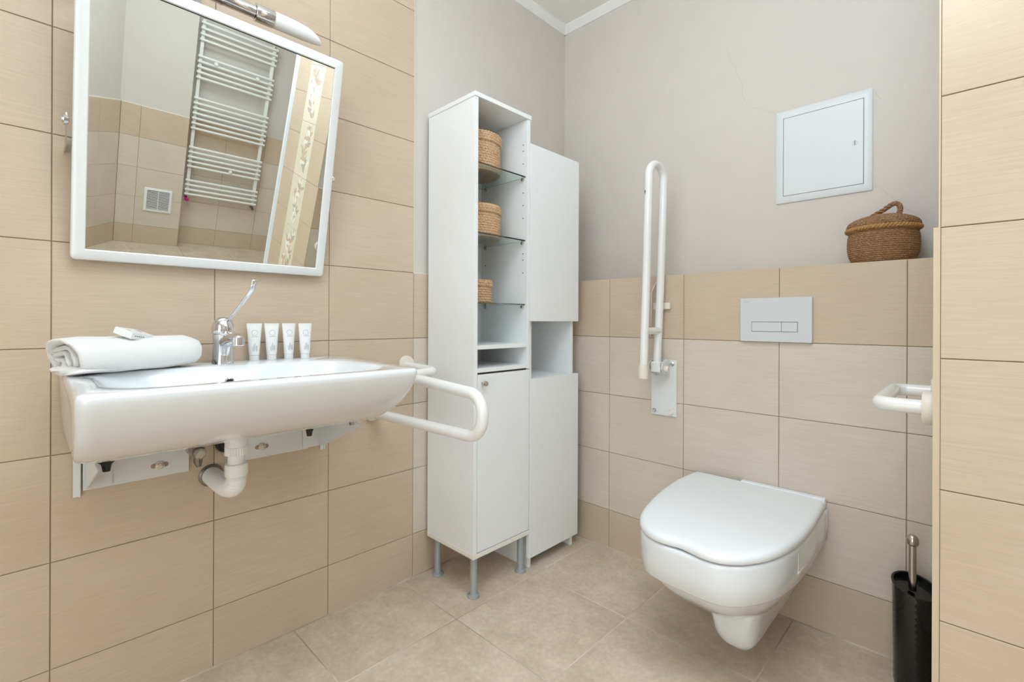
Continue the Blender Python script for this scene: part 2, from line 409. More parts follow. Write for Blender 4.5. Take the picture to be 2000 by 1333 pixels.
# wall behind the camera with an unseen doorway, added to let light in
b = MB(); b.box(-0.1, 0.95, -3.0, -2.9, 0, CH, 3); b.box(2.05, e.x + 0.12, -3.0, -2.9, 0, CH, 3); b.box(0.95, 2.05, -3.0, -2.9, 2.12, CH, 3)
tiles(b, (0, -2.9), (1, 0), (0, 1), [0.0, 0.33, 0.66, 0.948], ZL, dado, depth=0.004)
tiles(b, (0, -2.9), (1, 0), (0, 1), [2.052, 2.38, e.x], ZL, dado, depth=0.004)
struct(obj('wall_front', b, WM, smooth=0))
b = MB(); b.box(0.91, 0.95, -3.01, -2.885, 0, 2.16); b.box(2.05, 2.09, -3.01, -2.885, 0, 2.16); b.box(0.95, 2.05, -3.01, -2.885, 2.12, 2.16)
struct(obj('trim_1', b, 'plastic', smooth=0, bevel=0.003))
# ceiling with white cove
b = MB(); b.box(-0.1, 4.0, -3.0, 0.3, CH, CH + 0.08)
struct(obj('ceiling', b, 'ceil', smooth=0))
b = MB()
def cove(p, q, n):   # triangular moulding along p->q, n pointing into the room
    p = Vector(p); q = Vector(q); n = Vector(n)
    def ring(c): return [Vector((c.x, c.y, CH - 0.034)), Vector((c.x + n.x * 0.006, c.y + n.y * 0.006, CH - 0.034)), Vector((c.x + n.x * 0.03, c.y + n.y * 0.03, CH - 0.008)), Vector((c.x + n.x * 0.03, c.y + n.y * 0.03, CH)), Vector((c.x, c.y, CH))]
    b.loft([ring(p), ring(q)], True, True)
cove((-0.007, -2.9), (-0.007, 0.2), (1, 0)); cove((-0.007, 0.2), (1.4885, 0.2), (0, -1))
struct(obj('trim_2', b, 'cove', smooth=30))
# floor
b = MB()
gx = [0.318 + 0.396 * k for k in range(-1, 10)]; gx[0] = 0.0; gx = [x for x in gx if x < 4.0] + [4.0]
gy = [-0.3765 - 0.3985 * k for k in range(0, 7)][::-1]; gy = [-3.0] + [y for y in gy if y > -3] + [0.02, 0.2]
for i in range(len(gx) - 1):
    for j in range(len(gy) - 1):
        g = 0.0016; x0, x1, y0, y1 = gx[i] + g, gx[i + 1] - g, gy[j] + g, gy[j + 1] - g; c = 0.001
        b.loft([[(x0, y0, -0.004), (x1, y0, -0.004), (x1, y1, -0.004), (x0, y1, -0.004)], [(x0, y0, -0.0007), (x1, y0, -0.0007), (x1, y1, -0.0007), (x0, y1, -0.0007)], [(x0 + c, y0 + c, 0), (x1 - c, y0 + c, 0), (x1 - c, y1 - c, 0), (x0 + c, y1 - c, 0)]], False, True, 0)
b.box(-0.1, 4.0, -3.0, 0.3, -0.08, -0.0008, 1)
struct(obj('floor', b, ['floor', 'fgrout'], smooth=0))
# pale sealant bead where wall meets floor
b = MB()
b.box(0, 0.003, -2.9, 0, -0.001, 0.003); b.box(0, 1.48, -0.003, 0, -0.001, 0.003)
struct(obj('trim_3', b, 'fgrout', smooth=0))
# hairline plaster cracks
b = MB()
for ln in ([(0.819, 2.082), (0.832, 2.03), (0.849, 1.999), (0.86, 1.96), (0.878, 1.917), (0.876, 1.88), (0.888, 1.848), (0.91, 1.815), (0.944, 1.802), (0.97, 1.785), (0.998, 1.764)],
           [(1.295, 1.438), (1.308, 1.43), (1.319, 1.417), (1.33, 1.402), (1.342, 1.391), (1.375, 1.35), (1.415, 1.313), (1.455, 1.284)], [(1.294, 1.757), (1.302, 1.735), (1.314, 1.716)]):
    b.tube([(x, 0.2002, z) for x, z in ln], 0.00045, n=6)
obj('plaster_crack', b, 'crack', wb, smooth=0)
b = MB()
for y, z in ((-0.792, 0.705), (-0.817, 0.667)): b.lathe([(0.0025, -0.001), (0.0035, 0.0006), (0.003, 0.001)], (0.0, y, z), 12, 'x')
obj('filled_screw_hole', b, 'rubber', wl)

# ------------------------------------------------------------------ washbasin
sink = thing('washbasin', (0.002, -1.38, 0.70), 'wide white ceramic washbasin on the left wall with a flat back deck', 'washbasin')
Y0, Y1 = -1.715, -1.040
def sring(x0, x1, iy, z, rf, rb=0.006, dyf=0.0):
    k = 0.042
    P = [(x0, Y0 + iy), (x1, Y0 + iy + dyf), (x1, Y1 - iy - k * x1 / 0.55 - dyf), (x0, Y1 - iy)]
    return [Vector((p.x, p.y, z)) for p in rrect(P, [rb, rf, rf, rb])]
R = []
for a in [(0.06, 0.17, 0.14, 0.684, 0.04), (0.05, 0.235, 0.06, 0.686, 0.05), (0.03, 0.282, 0.022, 0.694, 0.04), (0.012, 0.335, 0.012, 0.708, 0.035),
          (0.004, 0.384, 0.008, 0.724, 0.032), (0.002, 0.430, 0.006, 0.745, 0.030), (0.002, 0.470, 0.004, 0.768, 0.028), (0.002, 0.500, 0.003, 0.789, 0.026),
          (0.002, 0.522, 0.002, 0.810, 0.024), (0.002, 0.538, 0.001, 0.829, 0.022), (0.002, 0.547, 0.0, 0.846, 0.022), (0.002, 0.549, 0.0, 0.855, 0.022), (0.002, 0.547, 0.002, 0.8610, 0.020), (0.003, 0.540, 0.006, 0.8640, 0.018)]:
    R.append(sring(*a))
def iring(x0, x1, y0, y1, z, r): return [Vector((p.x, p.y, z)) for p in rrect([(x0, y0), (x1, y0), (x1, y1), (x0, y1)], [r] * 4)]
for a in [(0.150, 0.512, -1.680, -1.115, 0.8640, 0.10), (0.156, 0.506, -1.674, -1.120, 0.8610, 0.10), (0.164, 0.498, -1.664, -1.128, 0.850, 0.10),
          (0.180, 0.478, -1.64, -1.15, 0.815, 0.11), (0.20, 0.45, -1.58, -1.20, 0.775, 0.11), (0.23, 0.40, -1.50, -1.28, 0.755, 0.08), (0.28, 0.34, -1.42, -1.36, 0.748, 0.02)]:
    R.append(iring(*a))
b = MB(); b.loft(R, True, True)
obj('basin_body', b, 'ceramic', sink, smooth=50)
b = MB(); b.lathe([(0.012, 0), (0.012, 0.003), (0.009, 0.004), (0.008, 0.0)], (0.174, -1.405, 0.823), 20, 'x')
obj('overflow_ring', b, 'chrome', sink)
b = MB(); b.lathe([(0.0085, 0.0), (0.0085, 0.0028)], (0.174, -1.405, 0.823), 20, 'x'); obj('overflow_shade_disc', b, 'dark', sink)  # dark disc painted in for the shade inside the overflow
b = MB(); b.lathe([(0.022, 0), (0.022, 0.003), (0.012, 0.004), (0.01, 0)], (0.31, -1.39, 0.7485), 24)
obj('drain_ring', b, 'chrome', sink)
# steel wall bracket under the basin
br = thing('basin_wall_bracket', (0.002, -1.38, 0.56), 'white painted steel bracket plates holding the washbasin from below', 'bracket')
b = MB(); b.box(0.002, 0.008, -1.672, -1.457, 0.570, 0.70); obj('mounting_plate', b, 'steelpaint', br, bevel=0.001)
b = MB(); b.box(0.002, 0.008, -1.330, -1.135, 0.570, 0.70); obj('mounting_plate', b, 'steelpaint', br, bevel=0.001)
for y in (-1.6775, -1.082):
    b = MB(); b.box(0.002, 0.010, y - 0.0015, y + 0.0015, 0.557, 0.712); b.box(0.002, 0.005, y - 0.012, y, 0.557, 0.712); obj('edge_rail', b, 'steelpaint', br, bevel=0.0007)
def tri_arm(y, sgn):
    b = MB(); prof = [(0.008, 0.575), (0.06, 0.587), (0.300, 0.684), (0.26, 0.688), (0.008, 0.697)]
    b.loft([[Vector((x, y + h, z)) for x, z in prof] for h in (-0.0015, 0.0015)], True, True)
    b.box(0.010, 0.012, y if sgn > 0 else y - 0.05, y + 0.05 if sgn > 0 else y, 0.575, 0.70)
    return obj('support_arm', b, 'steelpaint', br, smooth=0)
tri_arm(-1.668, 1); tri_arm(-1.103, -1)
for (y, z) in ((-1.522, 0.600), (-1.273, 0.602)):
    b = MB(); pr_ = rrect([(y - 0.019, z - 0.006), (y + 0.019, z - 0.006), (y + 0.019, z + 0.006), (y - 0.019, z + 0.006)], [0.0055] * 4)
    b.loft([[Vector((x, p.x, p.y)) for p in pr_] for x in (0.0078, 0.0086)], True, True)
    s_ = obj('slot', b, 'rubber', br)
    b = MB(); b.lathe([(0.0105, 0), (0.0105, 0.003), (0.007, 0.004), (0.007, 0.009), (0.003, 0.0105)], (0.0086, y, z), 20, 'x'); obj('bolt', b, 'chrome2', br)
for (y, z) in ((-1.640, 0.660), (-1.182, 0.662)):
    b = MB(); x = 0.13
    b.lathe([(0.009, -0.012), (0.011, -0.006), (0.011, 0.006), (0.008, 0.01)], (x, y, z), 16, 'x')
    for k in range(3):
        a = -PI / 2 + k * 2 * PI / 3
        c = Vector((x, y, z)); d = Vector((0, math.cos(a), math.sin(a)))
        b.tube([c, c + d * 0.013, c + d * 0.022], [0.011, 0.0085, 0.007], 10)
    obj('clamp_knob', b, 'black', br)
    b = MB(); b.tube([(0.012, y, z), (x, y, z)], 0.004, 10); obj('clamp_bolt', b, 'chrome2', br)
b = MB(); b.tube([(0.25, -1.103 + 0.004, 0.685), (0.25, -1.103 - 0.012, 0.685)], 0.006, 10); obj('clamp_bolt', b, 'chrome2', br)
# waste trap
tr = thing('waste_trap', (0.0, -1.395, 0.55), 'white plastic waste pipe curving from the washbasin into the wall', 'pipe')
b = MB(); c = (0.20, -1.395, 0)
b.lathe([(0.026, 0.6845), (0.026, 0.664), (0.0245, 0.662)], c, 28); obj('waste_socket', b, 'pvc', tr)
b = MB(); prof = []
for k in range(40):
    pass
rings = []
for z in (0.662, 0.642):
    rings.append([Vector((c[0] + (0.0262 if j % 2 else 0.0245) * math.cos(2 * PI * j / 56), c[1] + (0.0262 if j % 2 else 0.0245) * math.sin(2 * PI * j / 56), z)) for j in range(56)])
b.loft(rings); obj('union_nut', b, 'pvc', tr, smooth=0)
b = MB(); b.lathe([(0.0195, 0.643), (0.0195, 0.620), (0.0258, 0.619), (0.0258, 0.590), (0.0245, 0.588)], c, 28); obj('coupling', b, 'pvc', tr)
path = catmull([(0.20, -1.395, 0.590), (0.198, -1.396, 0.572), (0.180, -1.397, 0.554), (0.145, -1.399, 0.545), (0.10, -1.401, 0.543), (0.05, -1.402, 0.544), (0.001, -1.403, 0.545)], 16, False)
b = MB(); b.tube(path, [0.0228 + 0.0013 * math.sin(k * PI / 2.0) for k in range(len(path))], 28); obj('corrugated_bend', b, 'pvc', tr, smooth=60)
b = MB(); b.lathe([(0.031, 0.0005), (0.031, 0.004), (0.026, 0.008)], (0.0, -1.403, 0.545), 28, 'x'); obj('wall_collar', b, 'pipe_grey', tr)
# angle valve and pipe stub
va = thing('angle_valve', (0.0, -1.437, 0.62), 'small worn metal angle valve left of the white waste pipe', 'valve')
b = MB(); b.lathe([(0.024, 0.0005), (0.023, 0.006), (0.013, 0.010), (0.013, 0.045), (0.016, 0.046), (0.016, 0.066)], (0, -1.447, 0.630), 20, 'x'); obj('valve_body', b, 'pipe_grey', va)
b = MB(); b.lathe([(0.011, 0.0), (0.014, 0.002), (0.014, 0.020), (0.010, 0.024)], (0.066, -1.447, 0.630), 8, 'x'); obj('valve_handle', b, 'chrome2', va)
b = MB(); b.tube([(0.055, -1.447, 0.630), (0.055, -1.447, 0.604), (0.057, -1.445, 0.590)], [0.010, 0.011, 0.006], 14); obj('valve_outlet', b, 'pipe_grey', va)
b = MB(); b.lathe([(0.022, 0.0005), (0.022, 0.014), (0.016, 0.016), (0.016, 0.024)], (0, -1.372, 0.628), 20, 'x')
tag(obj('pipe_stub', b, 'black'), 'short black round pipe stub behind the waste pipe under the washbasin', 'pipe')

# ------------------------------------------------------------------ faucet
fx, fy, fz = 0.088, -1.398, 0.864
fa = thing('faucet', (fx, fy, fz), 'chrome single lever faucet with a long curved handle', 'faucet')
b = MB()
rings = []
for (z, dx, rx, ry) in [(0, 0.0, 0.0275, 0.0265), (0.003, 0.0, 0.0275, 0.0265), (0.02, 0, 0.0262, 0.025), (0.045, 0.002, 0.0252, 0.0245), (0.065, 0.004, 0.0255, 0.0245), (0.078, 0.004, 0.027, 0.0255), (0.080, 0.004, 0.0255, 0.024)]:
    rings.append([Vector((fx + dx + rx * math.cos(a), fy + ry * math.sin(a), fz + z)) for a in [2 * PI * j / 32 for j in range(32)]])
b.loft(rings); obj('faucet_body', b, 'chrome', fa, smooth=40)
b = MB(); b.lathe([(0.0262, 0.081), (0.0275, 0.086), (0.0275, 0.094), (0.0255, 0.106), (0.020, 0.117), (0.011, 0.124), (0.002, 0.126)], (fx + 0.003, fy, fz), 32); obj('handle_cap', b, 'chrome', fa, smooth=60)
b = MB()
path = catmull([(fx + 0.004, fy, fz + 0.052), (fx + 0.04, fy + 0.003, fz + 0.066), (fx + 0.075, fy + 0.005, fz + 0.072), (fx + 0.098, fy + 0.008, fz + 0.071)], 6, False)
b.tube(path, [0.017 - 0.003 * k / (len(path) - 1) for k in range(len(path))], 20); obj('spout', b, 'chrome', fa, smooth=60)
b = MB(); b.lathe([(0.0118, -0.016), (0.0138, -0.014), (0.0138, 0.005), (0.010, 0.010)], (fx + 0.099, fy + 0.010, fz + 0.068), 24); obj('aerator', b, 'chrome', fa)
b = MB(); path = catmull([(fx + 0.012, fy + 0.006, fz + 0.113), (fx + 0.045, fy + 0.018, fz + 0.140), (fx + 0.085, fy + 0.030, fz + 0.172), (fx + 0.110, fy + 0.038, fz + 0.197), (fx + 0.120, fy + 0.042, fz + 0.222)], 8, False)
rings = []; n = len(path)
for i, p in enumerate(path):
    t_ = (path[min(i + 1, n - 1)] - path[max(i - 1, 0)]).normalized(); s_ = Vector((-0.15, 1, 0)).normalized(); u_ = t_.cross(s_).normalized(); k = i / (n - 1)
    wd = 0.0052 + 0.0022 * k; ht = 0.0042 - 0.001 * k
    if i == n - 1: wd *= 0.6; ht *= 0.6
    rings.append([p + s_ * wd * math.cos(a) + u_ * ht * math.sin(a) for a in [2 * PI * j / 16 for j in range(16)]])
b.loft(rings); obj('lever', b, 'chrome', fa, smooth=60)

# ------------------------------------------------------------------ toiletry tubes
def toiletry(label):
    t_ = thing('cosmetic_tube', (0.045, 0, 0.8642), label, 'cosmetic tube', 'small white cosmetic tubes standing on the washbasin deck')
    o_ = Vector((0.045, 0, 0.8642))
    b = MB(); rings = []
    N_ = 36
    for k in range(12):
        q = k / 11; z = 0.016 + 0.084 * q
        rx = 0.0135 * (1 - q ** 1.6) + 0.0007 ; ry = 0.0137 + 0.0062 * q
        rings.append([Vector((o_.x + rx * math.cos(a), ry * math.sin(a), o_.z + z)) for a in [2 * PI * j / N_ for j in range(N_)]])
    rings.append([Vector((o_.x + 0.0007 * math.cos(a), 0.0202 * math.sin(a), o_.z + 0.108)) for a in [2 * PI * j / N_ for j in range(N_)]])
    b.loft(rings); obj('tube_body', b, 'plastic', t_, smooth=50)
    b = MB(); b.lathe([(0.0122, 0), (0.0128, 0.001), (0.0125, 0.0155), (0.011, 0.0165)], o_, 28); obj('cap', b, 'plastic', t_)
    # printed label: round emblem of dashes over a line of tiny type and five upright lines
    b = MB()
    def surf(y, z):
        q = (z - 0.016) / 0.084; rx = 0.0135 * (1 - q ** 1.6) + 0.0007; ry = 0.0137 + 0.0062 * q
        return Vector((o_.x + rx * math.sqrt(max(0, 1 - (y / ry) ** 2)) + 0.00025, y, o_.z + z))
    def dash(y0, z0, y1, z1, wd):
        d = Vector((y1 - y0, z1 - z0)); nrm = Vector((-d.y, d.x)).normalized() * wd / 2
        b.face([surf(y0 + nrm.x, z0 + nrm.y), surf(y1 + nrm.x, z1 + nrm.y), surf(y1 - nrm.x, z1 - nrm.y), surf(y0 - nrm.x, z0 - nrm.y)], 0)
    for k in range(14):
        a = 2 * PI * k / 14; a2 = a + 0.26; dash(0.0078 * math.cos(a), 0.080 + 0.0078 * math.sin(a), 0.0078 * math.cos(a2), 0.080 + 0.0078 * math.sin(a2), 0.0011)
    for k in range(9):
        y = -0.0085 + k * 0.002; dash(y, 0.069, y + 0.0013, 0.069, 0.0012)
    for k, (z0, z1) in enumerate(((0.028, 0.040), (0.026, 0.046), (0.030, 0.050), (0.026, 0.044), (0.028, 0.043))):
        y = -0.006 + k * 0.0028; dash(y, z0, y, z1, 0.0009)
    obj('printed_label', b, 'ink', t_, smooth=0)
    return t_
def children(o): return [c for c in bpy.data.objects if c.parent == o]
def dup(root, loc, rz, label):
    r = root.copy(); COL.objects.link(r); r.location = loc; r.rotation_euler = (0, 0, rz); r['label'] = label
    for ch in children(root):
        c = ch.copy(); COL.objects.link(c); c.parent = r
    return r
t0 = toiletry('white cosmetic tube nearest the faucet, first of the four')
spots = [(0.030, -1.302, -0.10, None), (0.036, -1.256, -0.05, 'white cosmetic tube second from the faucet, with a full round emblem'),
         (0.034, -1.206, 0.05, 'white cosmetic tube third from the faucet, standing tallest against the tiles'), (0.052, -1.164, 0.0, 'white cosmetic tube farthest from the faucet, last of the four')]
for k, (x, y, rz, lb) in enumerate(spots):
    if k: dup(t0, (x, y, 0.8642), rz, lb)
t0.location = (0.030, -1.302, 0.8642); t0.rotation_euler = (0, 0, -0.10)

# ------------------------------------------------------------------ towel and soap box
TB = Vector((0.126, -1.594, 0.8640))
ax = Vector((-0.36, 0.93, 0)).normalized(); sd = Vector((0.93, 0.36, 0)).normalized()
HT = 0.0395
def tprof(u, s=1.0):      # outer silhouette of the roll, angle u
    x = math.cos(u); z = math.sin(u); e = 0.78
    return math.copysign(abs(x) ** e, x) * 0.070 * s, math.copysign(abs(z) ** e, z) * HT * s
b = MB(); L0, L1 = -0.125, 0.135; NR = 72; rings = []
def put(a, c, h): return TB + ax * a + sd * c + Vector((0, 0, h + HT + 0.0007))
# hollow left end: inner wall first, then around the lip, along the outside, closing at the right end
prog = [(0.02, 0.55), (-0.03, 0.66), (-0.10, 0.70), (L0 + 0.006, 0.72), (L0 - 0.003, 0.78), (L0 - 0.004, 0.88), (L0 + 0.003, 0.97), (-0.10, 1.0), (-0.05, 1.0), (0.0, 1.01), (0.05, 1.0), (0.085, 0.98), (0.108, 0.93), (0.124, 0.83), (0.133, 0.66), (0.138, 0.42), (0.139, 0.2)]
for a, s in prog:
    ring = []
    for j in range(NR):
        u = 2 * PI * j / NR; c, h = tprof(u, s)
        if s > 0.8: h = max(h, -HT * 0.999) * (1 + 0.03 * math.sin(3 * a * 20 + u))
        nz = noise.noise(Vector((a * 30, math.cos(u) * 2.2, math.sin(u) * 2.2))) * 0.003
        h2 = h + (nz if h > -0.03 else 0)
        ring.append(put(a - (0.012 * math.sin(u) if a < -0.1 else 0), c * (1 + nz * 6) , h2))
    rings.append(ring)
b.loft(rings, True, True)
tw = obj('rolled_towel', b, 'towel', smooth=80)
tag(tw, 'white terry towel rolled and lying on the left end of the washbasin', 'towel')
# inner folds of the roll
def fold(pts, r):
    rr_ = []
    P = catmull([Vector((c, h, 0)) for c, h in pts], 6, False)
    for a, k in ((L0 - 0.001, 0.35), (L0 + 0.0005, 0.7), (L0 + 0.003, 0.92), (L0 + 0.007, 1.0), (-0.05, 1.0), (0.03, 1.0)):
        ring = []
        nrm = []
        for i, p in enumerate(P):
            t_ = (P[min(i + 1, len(P) - 1)] - P[max(i - 1, 0)]).normalized(); nrm.append(Vector((-t_.y, t_.x, 0)))
        side = [p + n_ * r * k for p, n_ in zip(P, nrm)]
        t1 = (P[-1] - P[-2]).normalized(); t0_ = (P[0] - P[1]).normalized()
        side += [P[-1] + (nrm[-1] * math.cos(q) + t1 * math.sin(q)) * r * k for q in (0.6, 1.2, PI / 2, PI - 1.2, PI - 0.6)]
        side += [p - n_ * r * k for p, n_ in list(zip(P, nrm))[::-1]]
        side += [P[0] + (-nrm[0] * math.cos(q) + t0_ * math.sin(q)) * r * k for q in (0.6, 1.2, PI / 2, PI - 1.2, PI - 0.6)]
        rr_.append([put(a + 0.004 * math.sin(i * 0.3), p.x, p.y) for i, p in enumerate(side)])
    return rr_
b = MB()
b.loft(fold([(-0.040, 0.013), (-0.012, 0.018), (0.022, 0.010), (0.036, -0.006), (0.026, -0.018)], 0.0054))
b.loft(fold([(-0.042, 0.002), (-0.020, 0.006), (0.004, -0.002), (0.014, -0.014), (0.008, -0.021)], 0.0052))
b.loft(fold([(-0.034, -0.010), (-0.018, -0.012), (-0.006, -0.020)], 0.0050))
obj('inner_fold', b, 'towel', tw, smooth=80)
b = MB(); rings = []
for a, k in ((L0 - 0.012, 0.5), (L0 - 0.008, 0.85), (L0, 1.0), (L0 + 0.03, 1.0), (L0 + 0.06, 0.9), (L0 + 0.09, 0.6)):
    rings.append([put(a + 0.004 * math.sin(u * 2), 0.006 + 0.056 * k * math.cos(u), -HT + 0.001 + 0.0095 * k + 0.0090 * k * math.sin(u)) for u in [2 * PI * j / 24 for j in range(24)]])
b.loft(rings); obj('towel_hem', b, 'towel', tw, smooth=80)
Ms = Matrix.Translation((0.160, -1.596, 0.9490)) @ Matrix.Rotation(math.radians(42), 4, 'Z') @ Matrix.Rotation(math.radians(19), 4, 'Y') @ Matrix.Rotation(math.radians(-8), 4, 'X')
sb = thing('soap_box', Ms.translation, 'small white printed soap carton lying on the rolled towel', 'soap box')
b = MB(); b.box(-0.0215, 0.0215, -0.031, 0.031, -0.0075, 0.0075, 0, Ms); obj('carton', b, 'plastic', sb, smooth=0, bevel=0.0008)
b = MB()
for (x0, x1, y0, y1) in ((-0.012, 0.000, 0.018, 0.020), (-0.014, 0.006, 0.012, 0.0134), (-0.006, 0.004, -0.018, -0.0168)): b.box(x0, x1, y0, y1, 0.0076, 0.0078, 0, Ms)
for k in range(5): b.box(0.0216, 0.0218, -0.022 + k * 0.006, -0.0185 + k * 0.006, -0.001, 0.0012, 0, Ms)
obj('printing', b, 'ink', sb, smooth=0)

# ------------------------------------------------------------------ mirror
TILT = 0.217
MP = Vector((0.03, 0, 1.1228)); ME = Vector((math.sin(TILT), 0, math.cos(TILT))); MN = Vector((math.cos(TILT), 0, -math.sin(TILT)))
my0, my1, mh = -1.697, -1.098, 0.655
def mp(y, s, h): return MP + ME * s + MN * h + Vector((0, y, 0))
mr = thing('tilting_mirror', MP + Vector((0, -1.4, 0)), 'large rectangular mirror with white frame tilted forward above the washbasin', 'mirror')
fw = 0.026
b = MB()
def mring(i, h, r): return [mp(p.x, p.y, h) for p in rrect([(my0 + i, i), (my1 - i, i), (my1 - i, mh - i), (my0 + i, mh - i)], [r] * 4)]
b.loft([mring(0.0, -0.022, 0.010), mring(0.0, -0.003, 0.010), mring(0.003, 0.0, 0.008), mring(fw - 0.002, 0.0, 0.002), mring(fw, -0.003, 0.001), mring(fw, -0.008, 0.001)], True, False)
obj('mirror_frame', b, 'frame', mr, smooth=50)
b = MB(); i = fw - 0.001
b.loft([[mp(my0 + i, i, h), mp(my1 - i, i, h), mp(my1 - i, mh - i, h), mp(my0 + i, mh - i, h)] for h in (-0.0085, -0.0045)])
obj('mirror_glass', b, 'mirror', mr, smooth=0)
b = MB(); i = fw + 0.0
b.loft([[mp(p.x, p.y, h) for p in rrect([(my0 + i, i), (my1 - i, i), (my1 - i, mh - i), (my0 + i, mh - i)], [0.0008] * 4, nc=2, ns=2)] for h in (-0.0046, -0.0040)], False, False)
for s0, s1, y0, y1 in ((mh - fw - 0.0018, mh - fw, my0 + fw, my1 - fw),):
    b.loft([[mp(y0, s0, h), mp(y1, s0, h), mp(y1, s1, h), mp(y0, s1, h)] for h in (-0.0044, -0.003)])
obj('glass_edge_seal', b, 'dark', mr, smooth=0)
for y, sg in ((my0 - 0.010, -1), (my1 - 0.004, 1)):
    b = MB()
    A = MP + ME * 0.31 + MN * -0.012; 
    b.loft([[Vector((A.x + dx, y + h, A.z + dz_)) for dx, dz_ in ((0.002, 0.016), (0.008, 0.004), (-0.006, -0.045), (-0.045, -0.055), (-0.0875, -0.052), (-0.0875, -0.030), (-0.03, -0.02), (-0.012, 0.010))] for h in (-0.0015, 0.0015)])
    obj('hinge_plate', b, 'chrome', mr, smooth=0)
    b = MB(); b.lathe([(0.010, -0.004), (0.012, 0.0), (0.009, 0.007), (0.003, 0.009)], (A.x + 0.0, y + sg * 0.004, A.z + 0.0), 16, 'y'); obj('hinge_screw', b, 'chrome', mr)
# lamp above the mirror
lx, lz = 0.120, 1.829
la = thing('mirror_lamp', (0.0, -1.42, lz), 'chrome wall lamp with frosted glass ends above the mirror', 'lamp')
b = MB(); b.lathe([(0.0175, -0.145), (0.0175, -0.070), (0.0185, -0.068), (0.0185, -0.064), (0.0175, -0.062), (0.0175, -0.028), (0.0140, -0.028), (0.0140, 0.028), (0.0175, 0.028), (0.0175, 0.062), (0.0185, 0.064), (0.0185, 0.068), (0.0175, 0.07), (0.0175, 0.145)], (lx, -1.478, lz), 32, 'y'); obj('lamp_bar', b, 'chrome', la)
b = MB(); b.tube([(0.0, -1.478, lz + 0.03), (lx, -1.478, lz)], 0.012, 20); obj('lamp_arm', b, 'chrome', la)
b = MB(); b.lathe([(0.045, 0.0005), (0.045, 0.012), (0.03, 0.022)], (0.0, -1.478, lz + 0.03), 32, 'x'); obj('wall_rosette', b, 'chrome', la)
for sg in (1, -1):
    yc = -1.478
    b = MB(); b.lathe([(0.0205, 0.146), (0.0235, 0.147), (0.0235, 0.192), (0.0225, 0.194)], (lx, yc, lz), 36, 'y', M_=None) if sg > 0 else b.lathe([(0.0205, -0.146), (0.0235, -0.147), (0.0235, -0.192), (0.0225, -0.194)], (lx, yc, lz), 36, 'y')
    obj('socket_ring', b, 'chrome', la)
    b = MB(); rings = []
    for (d, rz_, rx_) in ((0.193, 1, 1), (0.20, 1.03, 1.03), (0.23, 1.04, 1.04), (0.26, 1.0, 1.03), (0.28, 0.93, 0.98), (0.296, 0.83, 0.91), (0.309, 0.69, 0.80), (0.319, 0.52, 0.65), (0.326, 0.33, 0.44), (0.330, 0.10, 0.15)):
        rings.append([Vector((lx + 0.0215 * rx_ * math.cos(a), yc + sg * d, lz - 0.0215 * (1 - rz_) * 0.75 + 0.0215 * rz_ * math.sin(a))) for a in [2 * PI * j / 32 for j in range(32)]])
    b.loft(rings); obj('glass_shade', b, 'shade', la, smooth=60)

# ------------------------------------------------------------------ grab rails
def flange(b, p, axis, r=0.036, t_=0.014):
    s = 1 if axis[0] != '-' else -1
    b.lathe([(r * 0.97, 0.0006 * s), (r, 0.003 * s), (r, (t_ - 0.004) * s), (r * 0.92, t_ * s), (r * 0.4, (t_ + 0.001) * s)], p, 32, axis[-1])
gr = thing('grab_rail', (0.0, -0.9, 0.70), 'white tubular grab rail with a vertical loop right of the washbasin', 'grab rail')
b = MB(); rt = 0.0165
P = fillet([(0.012, -0.768, 0.812), (0.190, -0.775, 0.806), (0.215, -0.905, 0.800), (0.595, -0.909, 0.780), (0.583, -0.909, 0.664), (0.01, -0.909, 0.655)], [0.03, 0.045, 0.052, 0.055], 12)
b.tube(P, rt, 24); obj('rail_tube', b, 'tube', gr, smooth=60)
b = MB(); flange(b, (0, -0.768, 0.818), 'x', 0.032); obj('flange', b, 'cream', gr)
b = MB(); flange(b, (0, -0.909, 0.655), 'x', 0.030); obj('flange', b, 'cream', gr)
gr = thing('grab_rail', (1.48, -0.35, 0.80), 'short white handrail on cream round flanges beside the tiled partition', 'grab rail')
b = MB(); P = fillet([(1.475, -0.475, 0.808), (1.388, -0.475, 0.808), (1.388, -0.205, 0.812), (1.475, -0.205, 0.812)], 0.028, 10); b.tube(P, 0.0150, 24); obj('rail_tube', b, 'tube', gr, smooth=60)
for y, z in ((-0.475, 0.808), (-0.205, 0.812)):
    b = MB(); flange(b, (1.480, y, z), '-x', 0.034, 0.020); obj('flange', b, 'cream', gr)
# folding support bar, folded up
gf = thing('folding_grab_bar', (0.655, 0.0, 0.72), 'white fold-up grab bar raised against the wall left of the toilet', 'grab bar')
b = MB(); b.box(0.602, 0.709, -0.006, -0.0005, 0.610, 0.832); obj('wall_plate', b, 'steelpaint', gf, smooth=0, bevel=0.003, seg=3)
for (x, z) in ((0.6925, 0.816), (0.6175, 0.627)):
    b = MB(); b.lathe([(0.0085, -0.0062), (0.0085, -0.009), (0.005, -0.0115), (0.002, -0.0115)], (x, 0, z), 6, 'y'); obj('screw', b, 'chrome', gf)
for (x, z) in ((0.688, 0.627), (0.614, 0.820)):
    b = MB(); b.lathe([(0.010, -0.0062), (0.0105, -0.010), (0.008, -0.0145), (0.003, -0.0155)], (x, 0, z), 18, 'y'); obj('screw_cap', b, 'cream', gf)
for x in (0.626, 0.680):
    b = MB(); pf = [(-0.006, 0.832), (-0.006, 0.765), (-0.02, 0.768), (-0.062, 0.785), (-0.074, 0.800), (-0.070, 0.820), (-0.045, 0.832)]
    b.loft([[Vector((x + h, y, z)) for y, z in pf] for h in (-0.002, 0.002)]); obj('hinge_cheek', b, 'steelpaint', gf, smooth=0, bevel=0.001)
